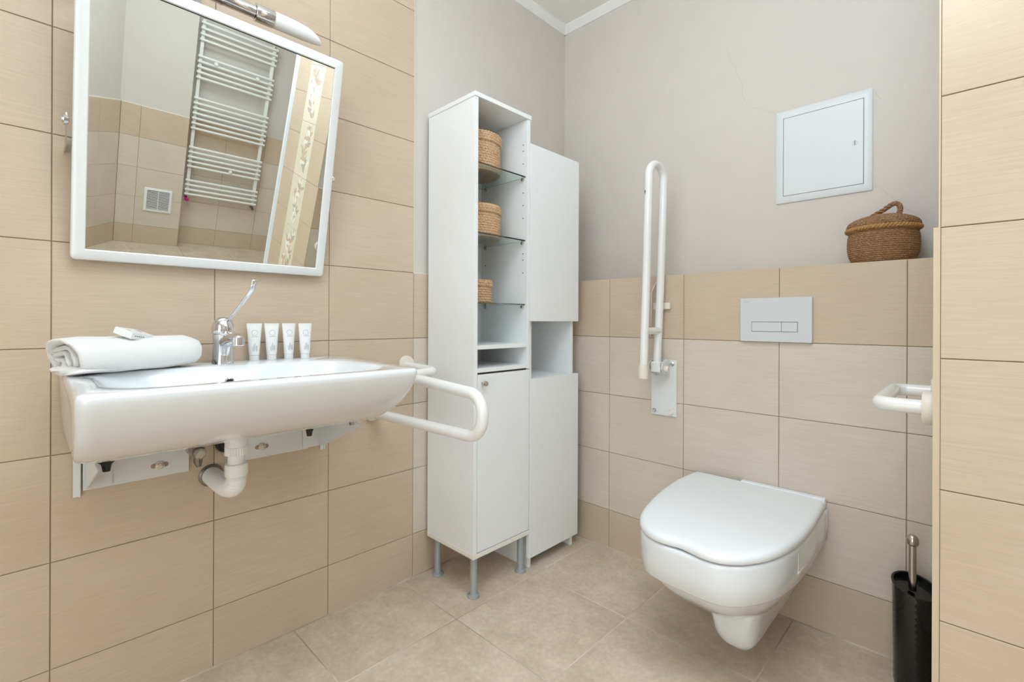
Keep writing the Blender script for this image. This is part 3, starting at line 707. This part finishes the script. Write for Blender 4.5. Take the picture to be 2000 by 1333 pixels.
b = MB(); b.lathe([(0.006, -0.042), (0.010, -0.040), (0.010, -0.030), (0.006, -0.028), (0.006, 0.028), (0.010, 0.030), (0.012, 0.040), (0.009, 0.046)], (0.653, -0.052, 0.800), 20, 'x'); obj('pivot_pin', b, 'cream', gf)
xb = 0.6535
P = fillet([(xb - 0.004, -0.052, 0.790), (xb + 0.000, -0.032, 1.10), (xb + 0.004, -0.012, 1.587), (xb + 0.000, -0.123, 1.587), (xb + 0.000, -0.142, 1.15), (xb + 0.003, -0.168, 0.79)], [2.0, 0.054, 0.054, 2.0], 14)
b = MB(); b.tube(P, 0.0150, 24); obj('bar_tube', b, 'tube', gf, smooth=60)
b = MB(); b.box(0.634, 0.673, -0.072, -0.034, 0.786, 0.826); obj('pivot_block', b, 'plastic', gf, smooth=0, bevel=0.004, seg=3)
b = MB(); b.tube([(xb, -0.044, 0.946), (xb, -0.152, 0.946)], 0.0135, 20); obj('cross_brace', b, 'tube', gf)
b = MB(); b.lathe([(0.0165, 0.822), (0.0185, 0.792), (0.0185, 0.772), (0.017, 0.770)], (xb + 0.003, -0.168, 0), 24); obj('end_cap', b, 'cream', gf)
b = MB()
def band_face(a0, a1, z0, z1):
    n = 4; A = []
    for z in (z0, z1): A.append([Vector((xb + 0.0008 + 0.01525 * math.cos(a0 + (a1 - a0) * k / n), -0.1285 + 0.01525 * math.sin(a0 + (a1 - a0) * k / n), z)) for k in range(n + 1)])
    b.loft(A, False, False, 0, closed=False)
band_face(-2.20, -2.0, 1.449, 1.469); band_face(-2.42, -1.93, 1.467, 1.476); obj('black_mark', b, 'black', gf, smooth=0)
b = MB(); band_face(-2.35, -2.0, 1.412, 1.427); obj('black_mark', b, 'black', gf, smooth=0)
# paper holder behind it
ph = thing('paper_holder', (0.65, 0.0, 1.04), 'thin bent metal rod of the paper holder behind the folded bar', 'paper holder')
b = MB(); b.tube(catmull([(0.632, -0.016, 1.142), (0.620, -0.020, 1.118), (0.6135, -0.022, 1.098), (0.612, -0.022, 1.08), (0.610, -0.022, 0.94)], 5, False), 0.0035, 12); obj('rod', b, 'chrome', ph, smooth=60)
b = MB(); b.lathe([(0.005, -0.007), (0.007, 0), (0.005, 0.007)], (0.609, -0.022, 0.928), 14); obj('rod_tip', b, 'chrome2', ph)
b = MB(); b.box(0.614, 0.684, -0.0135, -0.0006, 1.030, 1.056); obj('mounting_block', b, 'cream', ph, bevel=0.002)

# ------------------------------------------------------------------ tall open cabinet
c1 = thing('tall_cabinet', (0.15, -0.53, 0), 'tall narrow white cabinet on grey metal legs with open glass shelves', 'cabinet')
cx0, cx1, cy0, cy1, cz0, cz1 = 0.012, 0.285, -0.674, -0.386, 0.144, 1.786; t_ = 0.016
b = MB(); b.box(cx0, cx1, cy0, cy0 + t_, cz0 + 0.016, cz1 - 0.016); obj('side_panel', b, 'lam', c1, smooth=0, bevel=0.0008)
b = MB(); b.box(cx0, cx1, cy1 - t_, cy1, 0.796, cz1 - 0.016); b.box(cx0, cx1 - 0.0175, cy1 - t_, cy1, cz0 + 0.016, 0.796); obj('side_panel', b, 'lam', c1, smooth=0, bevel=0.0008)
b = MB(); b.box(cx0, cx1 + 0.004, cy0 - 0.003, cy1 + 0.003, cz1 - 0.016, cz1); obj('top_panel', b, 'lam', c1, smooth=0, bevel=0.001)
b = MB(); b.box(cx0, cx1 + 0.001, cy0 - 0.001, cy1 + 0.001, cz0, cz0 + 0.016); obj('bottom_panel', b, 'lamedge', c1, smooth=0, bevel=0.001)
b = MB(); b.box(cx0, cx0 + 0.004, cy0 + t_, cy1 - t_, cz0 + 0.016, cz1 - 0.016); obj('back_panel', b, 'lam', c1, smooth=0)
for z in (0.880, 0.798):
    b = MB(); b.box(cx0 + 0.004, cx1 - 0.001, cy0 + t_, cy1 - t_, z, z + 0.015); obj('fixed_shelf', b, 'lam', c1, smooth=0, bevel=0.0006)
for z in (1.546, 1.2965, 1.046):
    b = MB(); b.box(cx0 + 0.012, cx1 - 0.010, cy0 + t_ + 0.001, cy1 - t_ - 0.001, z - 0.0025, z + 0.0025); s_ = obj('glass_shelf', b, 'glass', c1, smooth=0)
    for x in (0.045, 0.262):
        for y, sg in ((cy0 + t_, 1), (cy1 - t_, -1)):
            b = MB(); b.lathe([(0.006, 0.0005 * sg), (0.006, 0.008 * sg), (0.0045, 0.009 * sg)], (x, y, z - 0.009), 14, 'y'); obj('shelf_peg', b, 'chrome2', s_)
b = MB()
for x, zs in ((0.262, (1.675, 1.650, 1.600, 1.486, 1.436, 1.386, 1.246, 1.221, 1.171)), (0.045, (1.436, 1.216, 1.675))):
    for z in zs:
        for y, sg in ((cy0 + t_, 1), (cy1 - t_, -1)):
            b.lathe([(0.0026, -0.002 * sg), (0.0026, 0.0003 * sg)], (x, y, z), 10, 'y')
obj('peg_hole', b, 'hole', c1)['kind'] = 'stuff'
b = MB(); b.box(cx1 - 0.016, cx1, cy0 + t_ + 0.002, cy1 - 0.001, 0.163, 0.791); dr = obj('door', b, 'lam', c1, smooth=0, bevel=0.0012)
b = MB(); b.box(cx1 - 0.030, cx1 - 0.004, cy0 + t_, cy1 - t_, 0.7915, 0.7975); obj('painted_gap_shade', b, 'dark', c1, smooth=0)  # dark strip painted in for the shade above the door
b = MB(); b.lathe([(0.005, 0), (0.005, 0.010), (0.009, 0.013), (0.010, 0.020), (0.008, 0.025)], (cx1, -0.636, 0.760), 20, 'x'); obj('knob', b, 'chrome2', dr)
for x in (0.052, 0.262):
    for y in (-0.652, -0.410):
        b = MB(); b.lathe([(0.0215, 0.0), (0.0225, 0.002), (0.0215, 0.007), (0.0135, 0.011), (0.0125, 0.014), (0.0125, 0.1435)], (x, y, 0), 24); obj('leg', b, 'alu', c1)
# second cabinet in the corner
c2 = thing('corner_cabinet', (0.15, -0.23, 0), 'tall white two-door cabinet with an open middle niche in the corner', 'cabinet')
ky0, ky1 = -0.372, -0.084
for y0 in (ky0, ky1 - t_):
    b = MB(); b.box(0.012, 0.268, y0, y0 + t_, 0, 1.676); obj('side_panel', b, 'lam', c2, smooth=0, bevel=0.0008)
b = MB(); b.box(0.012, 0.268, ky0 + t_, ky1 - t_, 1.660, 1.676); obj('top_panel', b, 'lam', c2, smooth=0)
b = MB(); b.box(0.012, 0.266, ky0 + t_, ky1 - t_, 0.060, 0.076); obj('bottom_panel', b, 'lam', c2, smooth=0)
b = MB(); b.box(0.012, 0.016, ky0 + t_, ky1 - t_, 0.076, 1.66); obj('back_panel', b, 'lam', c2, smooth=0)
for z in (0.737, 0.980):
    b = MB(); b.box(0.016, 0.267, ky0 + t_, ky1 - t_, z, z + 0.016); obj('fixed_shelf', b, 'lam', c2, smooth=0, bevel=0.0006)
dl = {'dl': 0}
for z0, z1, lb in ((0.046, 0.7525, 'lower plain door'), (0.981, 1.681, 'upper plain door')):
    b = MB(); b.box(0.2685, 0.286, -0.3840, -0.068, z0, z1); obj('door', b, 'lam', c2, smooth=0, bevel=0.0012)

# ------------------------------------------------------------------ baskets
def weave(mb, prof, c, ncol, nrow_len, amp, mi=0, seg=5, skew=0.0, cap=True):
    """lathe profile [(r,z)] resampled by arc length, displaced by interlaced strand bumps"""
    P = catmull([Vector((r, z)) for r, z in prof], 10, False)
    L = [0.0]
    for i in range(1, len(P)): L.append(L[-1] + (P[i] - P[i - 1]).length)
    rows = max(2, round(L[-1] / nrow_len)); NV = rows * seg; NU = ncol * seg * 2
    rings = []; k = 0
    for i in range(NV + 1):
        s = L[-1] * i / NV
        while k < len(L) - 2 and L[k + 1] < s: k += 1
        f = (s - L[k]) / max(1e-9, L[k + 1] - L[k]); p = P[k].lerp(P[k + 1], f); tg = (P[k + 1] - P[k]).normalized(); nr = Vector((tg.y, -tg.x))
        rowf = i / seg; row = int(rowf); fr = rowf - row; rng = random.Random(row * 77 + ncol); jit = [rng.uniform(0.72, 1.0) for _ in range(ncol + 2)]
        ring = []
        for j in range(NU):
            th_ = 2 * PI * j / NU; uc = j / (seg * 2) + (row % 2) * 0.5 + skew * row + 0.45 * fr
            fu = uc - math.floor(uc)
            hgt = (math.sin(PI * fr) ** 0.7) * (0.05 + 0.95 * math.sin(PI * fu) ** 0.75) * amp * jit[int(uc) % ncol]
            q = p + nr * hgt
            ring.append(Vector((c[0] + q.x * math.cos(th_), c[1] + q.x * math.sin(th_), c[2] + q.y)))
        rings.append(ring)
    mb.loft(rings, cap, cap, mi)
def braid(mb, R0, z, c, r, n, mi=0):
    for ph_ in (0, PI):
        path = [Vector((c[0] + (R0 + r * 0.7 * math.cos(n * a + ph_)) * math.cos(a), c[1] + (R0 + r * 0.7 * math.cos(n * a + ph_)) * math.sin(a), c[2] + z + r * 0.9 * math.sin(n * a + ph_))) for a in [2 * PI * j / (n * 10) for j in range(n * 10)]]
        mb.tube(path, r, 8, closed=True, mi=mi)
def small_basket(c, R0, H, label, seed):
    t_ = thing('lidded_basket', c, label, 'basket', 'round lidded straw baskets on the glass shelves')
    b = MB(); weave(b, [(R0 * 0.45, 0.0015), (R0 * 0.9, 0.0015), (R0 * 0.97, 0.008), (R0 * 0.965, H * 0.4), (R0 * 0.96, H * 0.78)], c, int(R0 * 2 * PI / 0.0135), 0.0098, 0.0046); obj('basket_body', b, 'hyacinth', t_, smooth=80)
    b = MB(); weave(b, [(R0 * 0.98, H * 0.76), (R0 * 1.02, H * 0.80), (R0 * 1.02, H * 0.93), (R0 * 0.95, H * 0.985), (R0 * 0.5, H), (R0 * 0.1, H)], c, int(R0 * 2 * PI / 0.0125), 0.0090, 0.0042)
    braid(b, R0 * 1.01, H * 0.77, c, 0.0022, 34); obj('lid', b, 'hyacinth', t_, smooth=80)
small_basket((0.135, -0.548, 1.5490), 0.103, 0.143, 'largest round straw basket on the top glass shelf', 1)
small_basket((0.140, -0.545, 1.2995), 0.099, 0.122, 'medium round straw basket on the middle glass shelf', 2)
small_basket((0.140, -0.553, 1.0490), 0.072, 0.088, 'smallest round straw basket on the lowest glass shelf', 3)
bc = Vector((1.330, 0.0935, ROW0 + 0.0003))
bk = thing('seagrass_basket', bc, 'dark brown woven basket with a rope handle on the tiled ledge', 'basket')
b = MB(); weave(b, [(0.03, 0.001), (0.066, 0.001), (0.076, 0.007), (0.085, 0.028), (0.0885, 0.055), (0.0875, 0.082), (0.082, 0.100)], bc, 58, 0.0062, 0.0036, skew=0.12); obj('basket_body', b, 'seagrass', bk, smooth=80)
b = MB(); weave(b, [(0.084, 0.098), (0.090, 0.102), (0.091, 0.116), (0.085, 0.128), (0.065, 0.139), (0.035, 0.147), (0.006, 0.150)], bc, 56, 0.0064, 0.0036, skew=0.1); ld = obj('lid', b, 'seagrass', bk, smooth=80)
b = MB(); braid(b, 0.0915, 0.106, bc, 0.0036, 30); obj('braid', b, 'seagrass_rope', ld, smooth=80)
b = MB()
hp = [(-0.045, 0.02, 0.141), (-0.030, 0.012, 0.152), (0.0, 0.0, 0.166), (0.026, -0.012, 0.180), (0.040, -0.016, 0.176), (0.044, -0.018, 0.160), (0.040, -0.016, 0.144)]
base = catmull([bc + Vector(p) for p in hp], 10, False)
for ph_ in (0, 2 * PI / 3, 4 * PI / 3):
    path = []
    for i, p in enumerate(base):
        t_ = (base[min(i + 1, len(base) - 1)] - base[max(i - 1, 0)]).normalized(); u = t_.cross(Vector((0, 1, 0.1))).normalized(); v = t_.cross(u)
        path.append(p + (u * math.cos(i * 0.55 + ph_) + v * math.sin(i * 0.55 + ph_)) * 0.0036)
    b.tube(path, 0.0040, 8)
obj('rope_handle', b, 'seagrass', ld, smooth=80)

# ------------------------------------------------------------------ access panel, flush plate
ap = thing('access_panel', (1.145, 0.2, 1.59), 'white metal access hatch set in the painted wall above the ledge', 'access panel')
b = MB()
o0, o1, p0, p1 = 1.000, 1.291, 1.4225, 1.763; i0, i1, q0, q1 = 1.0245, 1.268, 1.4475, 1.7365
def yr(x0, x1, z0, z1, y, r): return [Vector((p.x, y, p.y)) for p in rrect([(x0, z0), (x1, z0), (x1, z1), (x0, z1)], [r] * 4, nc=4, ns=2)]
b.loft([yr(o0, o1, p0, p1, 0.1995, 0.003), yr(o0, o1, p0, p1, 0.1955, 0.003), yr(o0 + 0.002, o1 - 0.002, p0 + 0.002, p1 - 0.002, 0.194, 0.002), yr(i0, i1, q0, q1, 0.194, 0.001), yr(i0, i1, q0, q1, 0.1992, 0.001)], False, False)
obj('hatch_frame', b, 'hatch', ap, smooth=40)
b = MB(); b.box(i0, i1, 0.1988, 0.1996, q0, q1); obj('painted_gap_shade', b, 'dark', ap, smooth=0)  # dark sheet standing in for shade around the hatch door
b = MB(); b.box(i0 + 0.0016, i1 - 0.0016, 0.1935, 0.1987, q0 + 0.0016, q1 - 0.0016); hd = obj('hatch_door', b, 'hatch', ap, smooth=0, bevel=0.0006)
b = MB(); b.lathe([(0.0085, -0.0002), (0.0080, -0.0012), (0.006, -0.0016)], (1.243, 0.1937, 1.591), 24, 'y'); lt = obj('latch', b, 'flush', hd)
b = MB(); b.box(1.2425, 1.2442, 0.1918, 0.1922, 1.5835, 1.5985); obj('latch_slot', b, 'dark', hd, smooth=0)
fp = thing('flush_plate', (1.054, 0, 0.99), 'pale grey dual flush plate on the tiled wall above the toilet', 'flush plate')
b = MB(); b.loft([yr(0.945, 1.164, 0.9145, 1.0640, -0.0005, 0.003), yr(0.945, 1.164, 0.9145, 1.0640, -0.011, 0.003), yr(0.9465, 1.1625, 0.9160, 1.0625, -0.0125, 0.002)]); obj('cover', b, 'flush', fp, smooth=40)
b = MB(); b.box(0.9825, 1.1235, -0.0128, -0.0124, 0.9490, 0.9830); obj('button_gap', b, 'dark', fp, smooth=0)
for x0, x1 in ((0.9837, 1.0755), (1.0766, 1.1225)):
    b = MB(); b.box(x0, x1, -0.0142, -0.0126, 0.9502, 0.9816); obj('flush_button', b, 'flush', fp, smooth=0, bevel=0.0005)
b = MB()
for k, (x0, x1) in enumerate(((0.9560, 0.9580), (0.9590, 0.9610), (0.9620, 0.9640), (0.9650, 0.9670), (0.9680, 0.9700), (0.9710, 0.9740))):
    b.box(x0, x1, -0.0128, -0.0124, 1.0490, 1.0505); b.box(x0, x1, -0.0128, -0.0124, 1.0525, 1.0538)
obj('printed_mark', b, 'inklight', fp, smooth=0)

# ------------------------------------------------------------------ toilet
to = thing('toilet', (1.03, 0.0, 0.08), 'white wall hung toilet with a closed lid', 'toilet')
OUT = [(.785, -.022), (.779, -.10), (.779, -.18), (.792, -.31), (.812, -.42), (.830, -.49), (.850, -.535), (.872, -.566), (.901, -.590), (.935, -.602), (.967, -.602), (.995, -.598), (1.025, -.602), (1.059, -.609), (1.090, -.606), (1.115, -.595), (1.139, -.575), (1.159, -.548), (1.179, -.51), (1.195, -.464), (1.206, -.411), (1.213, -.342), (1.215, -.229), (1.211, -.143), (1.206, -.05), (1.200, -.022)]
# same outline with its back straight along the wall; smooth body outline without the finger wave
def outline(pts, sub=5):
    P = catmull([Vector(p) for p in pts], sub, False)
    a, e_ = P[-1], P[0]; return P + [a.lerp(e_, k / 12) for k in range(1, 12)]
LID = outline(OUT)
BOD = outline([p if not (0.95 < p[0] < 1.04 and p[1] < -0.55) else (p[0], -0.612) for p in OUT])
BOD = outline([(x, y) if y > -0.55 else (x, max(y, -0.606)) for x, y in OUT if not (0.93 < x < 1.08 and y < -0.55)][:9] + [(0.945, -0.603), (1.00, -0.608), (1.055, -0.610)] + [(x, y) for x, y in OUT if x > 1.08][:-2] + [(1.211, -0.07), (1.210, -0.045), (1.209, -0.022)])
def inset(P, d, z, ymax=None):
    c = Vector((1.0, -0.28)); n = len(P); out = []
    for i, p in enumerate(P):
        t_ = (P[(i + 1) % n] - P[i - 1]).normalized(); nr = Vector((-t_.y, t_.x))
        if nr.dot(c - p) < 0: nr = -nr
        q = p + nr * d
        if p.y > -0.03:      # the straight back edge: move in only sideways
            dx = c.x - p.x; q.x = p.x + math.copysign(d, dx) * min(1.0, abs(dx) / 0.12); q.y = p.y if ymax is None else ymax
        if ymax is not None: q.y = min(q.y, ymax)
        out.append(Vector((q.x, q.y, z)))
    return out
b = MB()
b.loft([inset(LID, 0.012, 0.3995), inset(LID, 0.002, 0.4005), inset(LID, 0.0, 0.405), inset(LID, 0.0, 0.412), inset(LID, 0.003, 0.4185), inset(LID, 0.010, 0.4225), inset(LID, 0.02, 0.4240), inset(LID, 0.06, 0.4255)])
ldd = obj('lid', b, 'lidplastic', to, smooth=60)
b = MB(); b.loft([[Vector((x, y, z)) for x, y in ((0.952, -0.024), (1.203, -0.024), (1.203, -0.0015), (0.952, -0.0015))] for z in (0.396, 0.4285)]); obj('hinge_cover', b, 'lidplastic', to, smooth=0, bevel=0.003, seg=3)
b = MB(); b.loft([inset(BOD, 0.020, 0.3945), inset(BOD, 0.020, 0.3998)]); obj('painted_seat_shade', b, 'dark', to, smooth=0)  # dark disc in place of the shade between lid and rim
def scl(P, d, z, fy, cx=None, sx=1.0):
    R_l = inset(P, d, z); out = []
    for p in R_l:
        y = p.y
        if fy is not None: y = -0.002 + (p.y + 0.002) * fy
        x = p.x
        if cx is not None: x = cx + (x - cx) * sx
        if p.y > -0.03: y = -0.002
        out.append(Vector((x, y, z)))
    return out
b = MB()
b.loft([scl(BOD, 0.034, 0.115, 0.40, 1.045, 0.46), scl(BOD, 0.032, 0.14, 0.55, 1.045, 0.54), scl(BOD, 0.030, 0.165, 0.66, 1.04, 0.62), scl(BOD, 0.028, 0.185, 0.76, 1.03, 0.72), scl(BOD, 0.026, 0.215, 0.86, 1.02, 0.83), scl(BOD, 0.024, 0.25, 0.93, 1.015, 0.92), scl(BOD, 0.024, 0.275, 0.965, 1.01, 0.965), scl(BOD, 0.020, 0.300, 0.985, 1.0, 0.99)])
# keel / trap housing reaching back to the wall
def kr(y, xl, xr, z0, z1, rr):
    t = min(0.030, (xr - xl) * 0.25)
    return [Vector((p.x, y, p.y)) for p in rrect([(xl + t, z0), (xr - t, z0), (xr, z1), (xl, z1)], [rr, rr, 0.01, 0.01], nc=8, ns=3)]
K = [(-0.002, 0.978, 1.142, 0.080, 0.24, 0.040), (-0.15, 0.978, 1.142, 0.078, 0.24, 0.042), (-0.28, 0.980, 1.140, 0.073, 0.24, 0.045), (-0.34, 0.984, 1.139, 0.070, 0.235, 0.046), (-0.375, 0.988, 1.138, 0.073, 0.23, 0.046), (-0.400, 0.991, 1.137, 0.084, 0.225, 0.044), (-0.418, 0.994, 1.134, 0.101, 0.225, 0.042), (-0.430, 0.999, 1.130, 0.124, 0.222, 0.036), (-0.440, 1.004, 1.126, 0.153, 0.22, 0.026)]
b.loft([kr(*a) for a in K])
obj('bowl', b, 'ceramic', to, smooth=60)
b = MB(); b.loft([inset(BOD, dd, zz, -0.0015) for dd, zz in ((0.020, 0.296), (0.008, 0.2965), (0.0045, 0.300), (0.002, 0.34), (0.002, 0.385), (0.004, 0.3925), (0.008, 0.3948))]); obj('bowl_rim', b, 'ceramic', to, smooth=60)
# recessed hand grip on the right flank
b = MB()
b.box(1.206, 1.2122, -0.203, -0.198, 0.335, 0.380); b.box(1.200, 1.2105, -0.363, -0.358, 0.325, 0.380); b.box(1.2065, 1.2118, -0.358, -0.20, 0.326, 0.330)
obj('side_grip', b, 'ceramic', to, smooth=0, bevel=0.001)
b = MB(); b.lathe([(0.004, 0), (0.004, 0.002), (0.002, 0.003)], (1.1235, -0.30, 0.205), 12, 'x'); obj('fixing_screw', b, 'chrome2', to)

# ------------------------------------------------------------------ toilet brush
bh = thing('brush_holder', (1.422, -0.088, 0), 'black textured oval toilet brush holder on the floor beside the partition', 'brush holder')
b = MB(); NU, NV = 96, 60; rings = []
def hr(z): return 0.046 + 0.0035 * (z / 0.27)
def ztop(a): return 0.268 + 0.012 * math.cos(a - 2.4)
for i in range(NV + 1):
    ring = []
    for j in range(NU):
        a = 2 * PI * j / NU; f = i / NV; z = f * ztop(a); r = hr(z)
        cell = abs(((j / 6.0 + i / 4.0) % 1) - 0.5) + abs(((j / 6.0 - i / 4.0) % 1) - 0.5)
        r += (0.0011 * cell if 1 < i < NV - 1 else 0)
        ring.append(Vector((1.424 + r * math.cos(a), -0.088 + r * 1.12 * math.sin(a), z)))
    rings.append(ring)
for dr_, dz_ in ((0.0025, 0.001), (0.0025, 0.004), (0.0, 0.005), (-0.003, 0.003), (-0.004, -0.012)):
    rings.append([Vector((1.424 + (hr(0.27) + dr_) * math.cos(a), -0.088 + (hr(0.27) + dr_) * 1.12 * math.sin(a), ztop(a) + dz_)) for a in [2 * PI * j / NU for j in range(NU)]])
b.loft(rings); obj('holder_body', b, 'blackgloss', bh, smooth=45)
tb = thing('toilet_brush', (1.418, -0.098, 0.262), 'steel toilet brush handle with round knob standing in the black holder', 'toilet brush')
b = MB(); b.lathe([(0.0085, 0.262), (0.0085, 0.385)], (1.418, -0.098, 0), 24); obj('handle', b, 'chrome2', tb)
b = MB(); b.lathe([(0.0085, 0.382), (0.0115, 0.384), (0.0131, 0.388), (0.0136, 0.393), (0.0133, 0.398), (0.0120, 0.403), (0.0095, 0.4075), (0.006, 0.4105), (0.002, 0.4118)], (1.418, -0.098, 0), 40); obj('knob', b, 'chrome2', tb, smooth=60)

# ------------------------------------------------------------------ things seen in the mirror
rd = thing('towel_radiator', (3.86, -0.46, 0.5), 'white ladder towel radiator on the far wall, seen in the mirror', 'radiator')
for y in (-0.739, -0.183):
    b = MB(); b.box(3.795, 3.83, y - 0.014, y + 0.014, 0.475, 1.965); obj('upright', b, 'radiator', rd, smooth=0, bevel=0.006, seg=3)
first = None
for top, n_, pitch in ((1.940, 4, 0.0437), (1.679, 5, 0.0423), (1.341, 7, 0.0425), (0.920, 5, 0.0423), (0.624, 4, 0.0423)):
    for k in range(n_):
        z = top - k * pitch
        if first is None:
            b = MB(); b.tube([(3.785, -0.762, z), (3.785, -0.160, z)], 0.0105, 16); first = obj('rung', b, 'radiator', rd); fz0 = z
        else:
            c = first.copy(); COL.objects.link(c); c.parent = rd; c.location = (0, 0, z - fz0)
for y, z in ((-0.63, 1.655), (-0.30, 1.648), (-0.42, 0.77)):
    b = MB(); b.tube([(3.864, y, z), (3.775, y, z)], 0.008, 12); b.lathe([(0.015, 0), (0.017, -0.008), (0.012, -0.014)], (3.775, y, z), 16, 'x'); obj('wall_mount', b, 'radiator', rd)
b = MB(); b.tube([(3.864, -0.739, 0.455), (3.80, -0.739, 0.455), (3.80, -0.739, 0.476)], 0.007, 12); b.lathe([(0.012, 0), (0.016, -0.01), (0.016, -0.035), (0.012, -0.04)], (3.80, -0.739, 0.448), 16, 'x'); obj('magenta_valve_cap', b, 'magenta', rd, label='magenta valve cap')
b = MB(); b.tube([(3.864, -0.183, 0.455), (3.80, -0.183, 0.455), (3.80, -0.183, 0.476)], 0.008, 12); b.lathe([(0.011, 0.0), (0.013, -0.02), (0.009, -0.026)], (3.80, -0.183, 0.45), 12, 'x'); obj('valve', b, 'pipe_grey', rd)
b = MB(); b.lathe([(0.008, 0), (0.010, -0.01), (0.006, -0.018)], (3.795, -0.183, 1.955), 12, 'x'); obj('air_vent_screw', b, 'chrome2', rd)
vg = thing('vent_grille', (3.735, -0.958, 0.405), 'square white ventilation grille low on the far wall, seen in the mirror', 'vent grille')
b = MB(); v0, v1, w0, w1 = -1.058, -0.857, 0.302, 0.509
def vr(i, x): return [Vector((x, p.x, p.y)) for p in rrect([(v0 + i, w0 + i), (v1 - i, w0 + i), (v1 - i, w1 - i), (v0 + i, w1 - i)], [0.002] * 4, nc=3, ns=2)]
b.loft([vr(0, 3.7345), vr(0, 3.727), vr(0.004, 3.724), vr(0.02, 3.724), vr(0.022, 3.733)], False, False); obj('grille_frame', b, 'plastic', vg, smooth=40)
b = MB(); b.box(3.7325, 3.7345, v0 + 0.02, v1 - 0.02, w0 + 0.02, w1 - 0.02); obj('duct_opening', b, 'dark', vg, smooth=0)
b = MB()
for k in range(15):
    z = w0 + 0.026 + k * 0.0107; b.box(3.7255, 3.7265, v0 + 0.022, v1 - 0.022, z, z + 0.0055)
b.box(3.725, 3.728, (v0 + v1) / 2 - 0.002, (v0 + v1) / 2 + 0.002, w0 + 0.022, w1 - 0.022); obj('louvre', b, 'plastic', vg, smooth=0)['kind'] = 'stuff'
b = MB(); rings = []
for z in [0.04 + 0.05 * k for k in range(46)]:
    ring = []
    sway = 0.010 * math.sin(z * 3.0)
    for j in range(60):
        a = 2 * PI * j / 60
        ring.append(Vector((2.139 + sway * 0.4 + (0.034 + 0.0035 * math.sin(7 * a + z)) * math.cos(a), -0.515 + (0.042 + 0.004 * math.sin(9 * a)) * math.sin(a), z)))
    rings.append(ring)
b.loft(rings); tag(obj('shower_curtain', b, 'curtain', smooth=60), 'gathered white curtain at the end of the tiled partition, seen in the mirror', 'curtain')
# ceiling lamps (out of frame, they light the room, the small one added)
for k, (x, y, s) in enumerate(((1.45, -1.25, 1.12), (2.75, -0.9, 0.62))):
    cl = thing('ceiling_lamp', (x, y, CH), ['large square ceiling lamp over the middle of the room', 'small added fill lamp, unseen on the ceiling near the towel radiator'][k], 'lamp')
    b = MB(); h = s / 2; b.box(x - h, x + h, y - h, y + h, 2.462, 2.5095); obj('lamp_housing', b, 'plastic', cl, smooth=0, bevel=0.004)
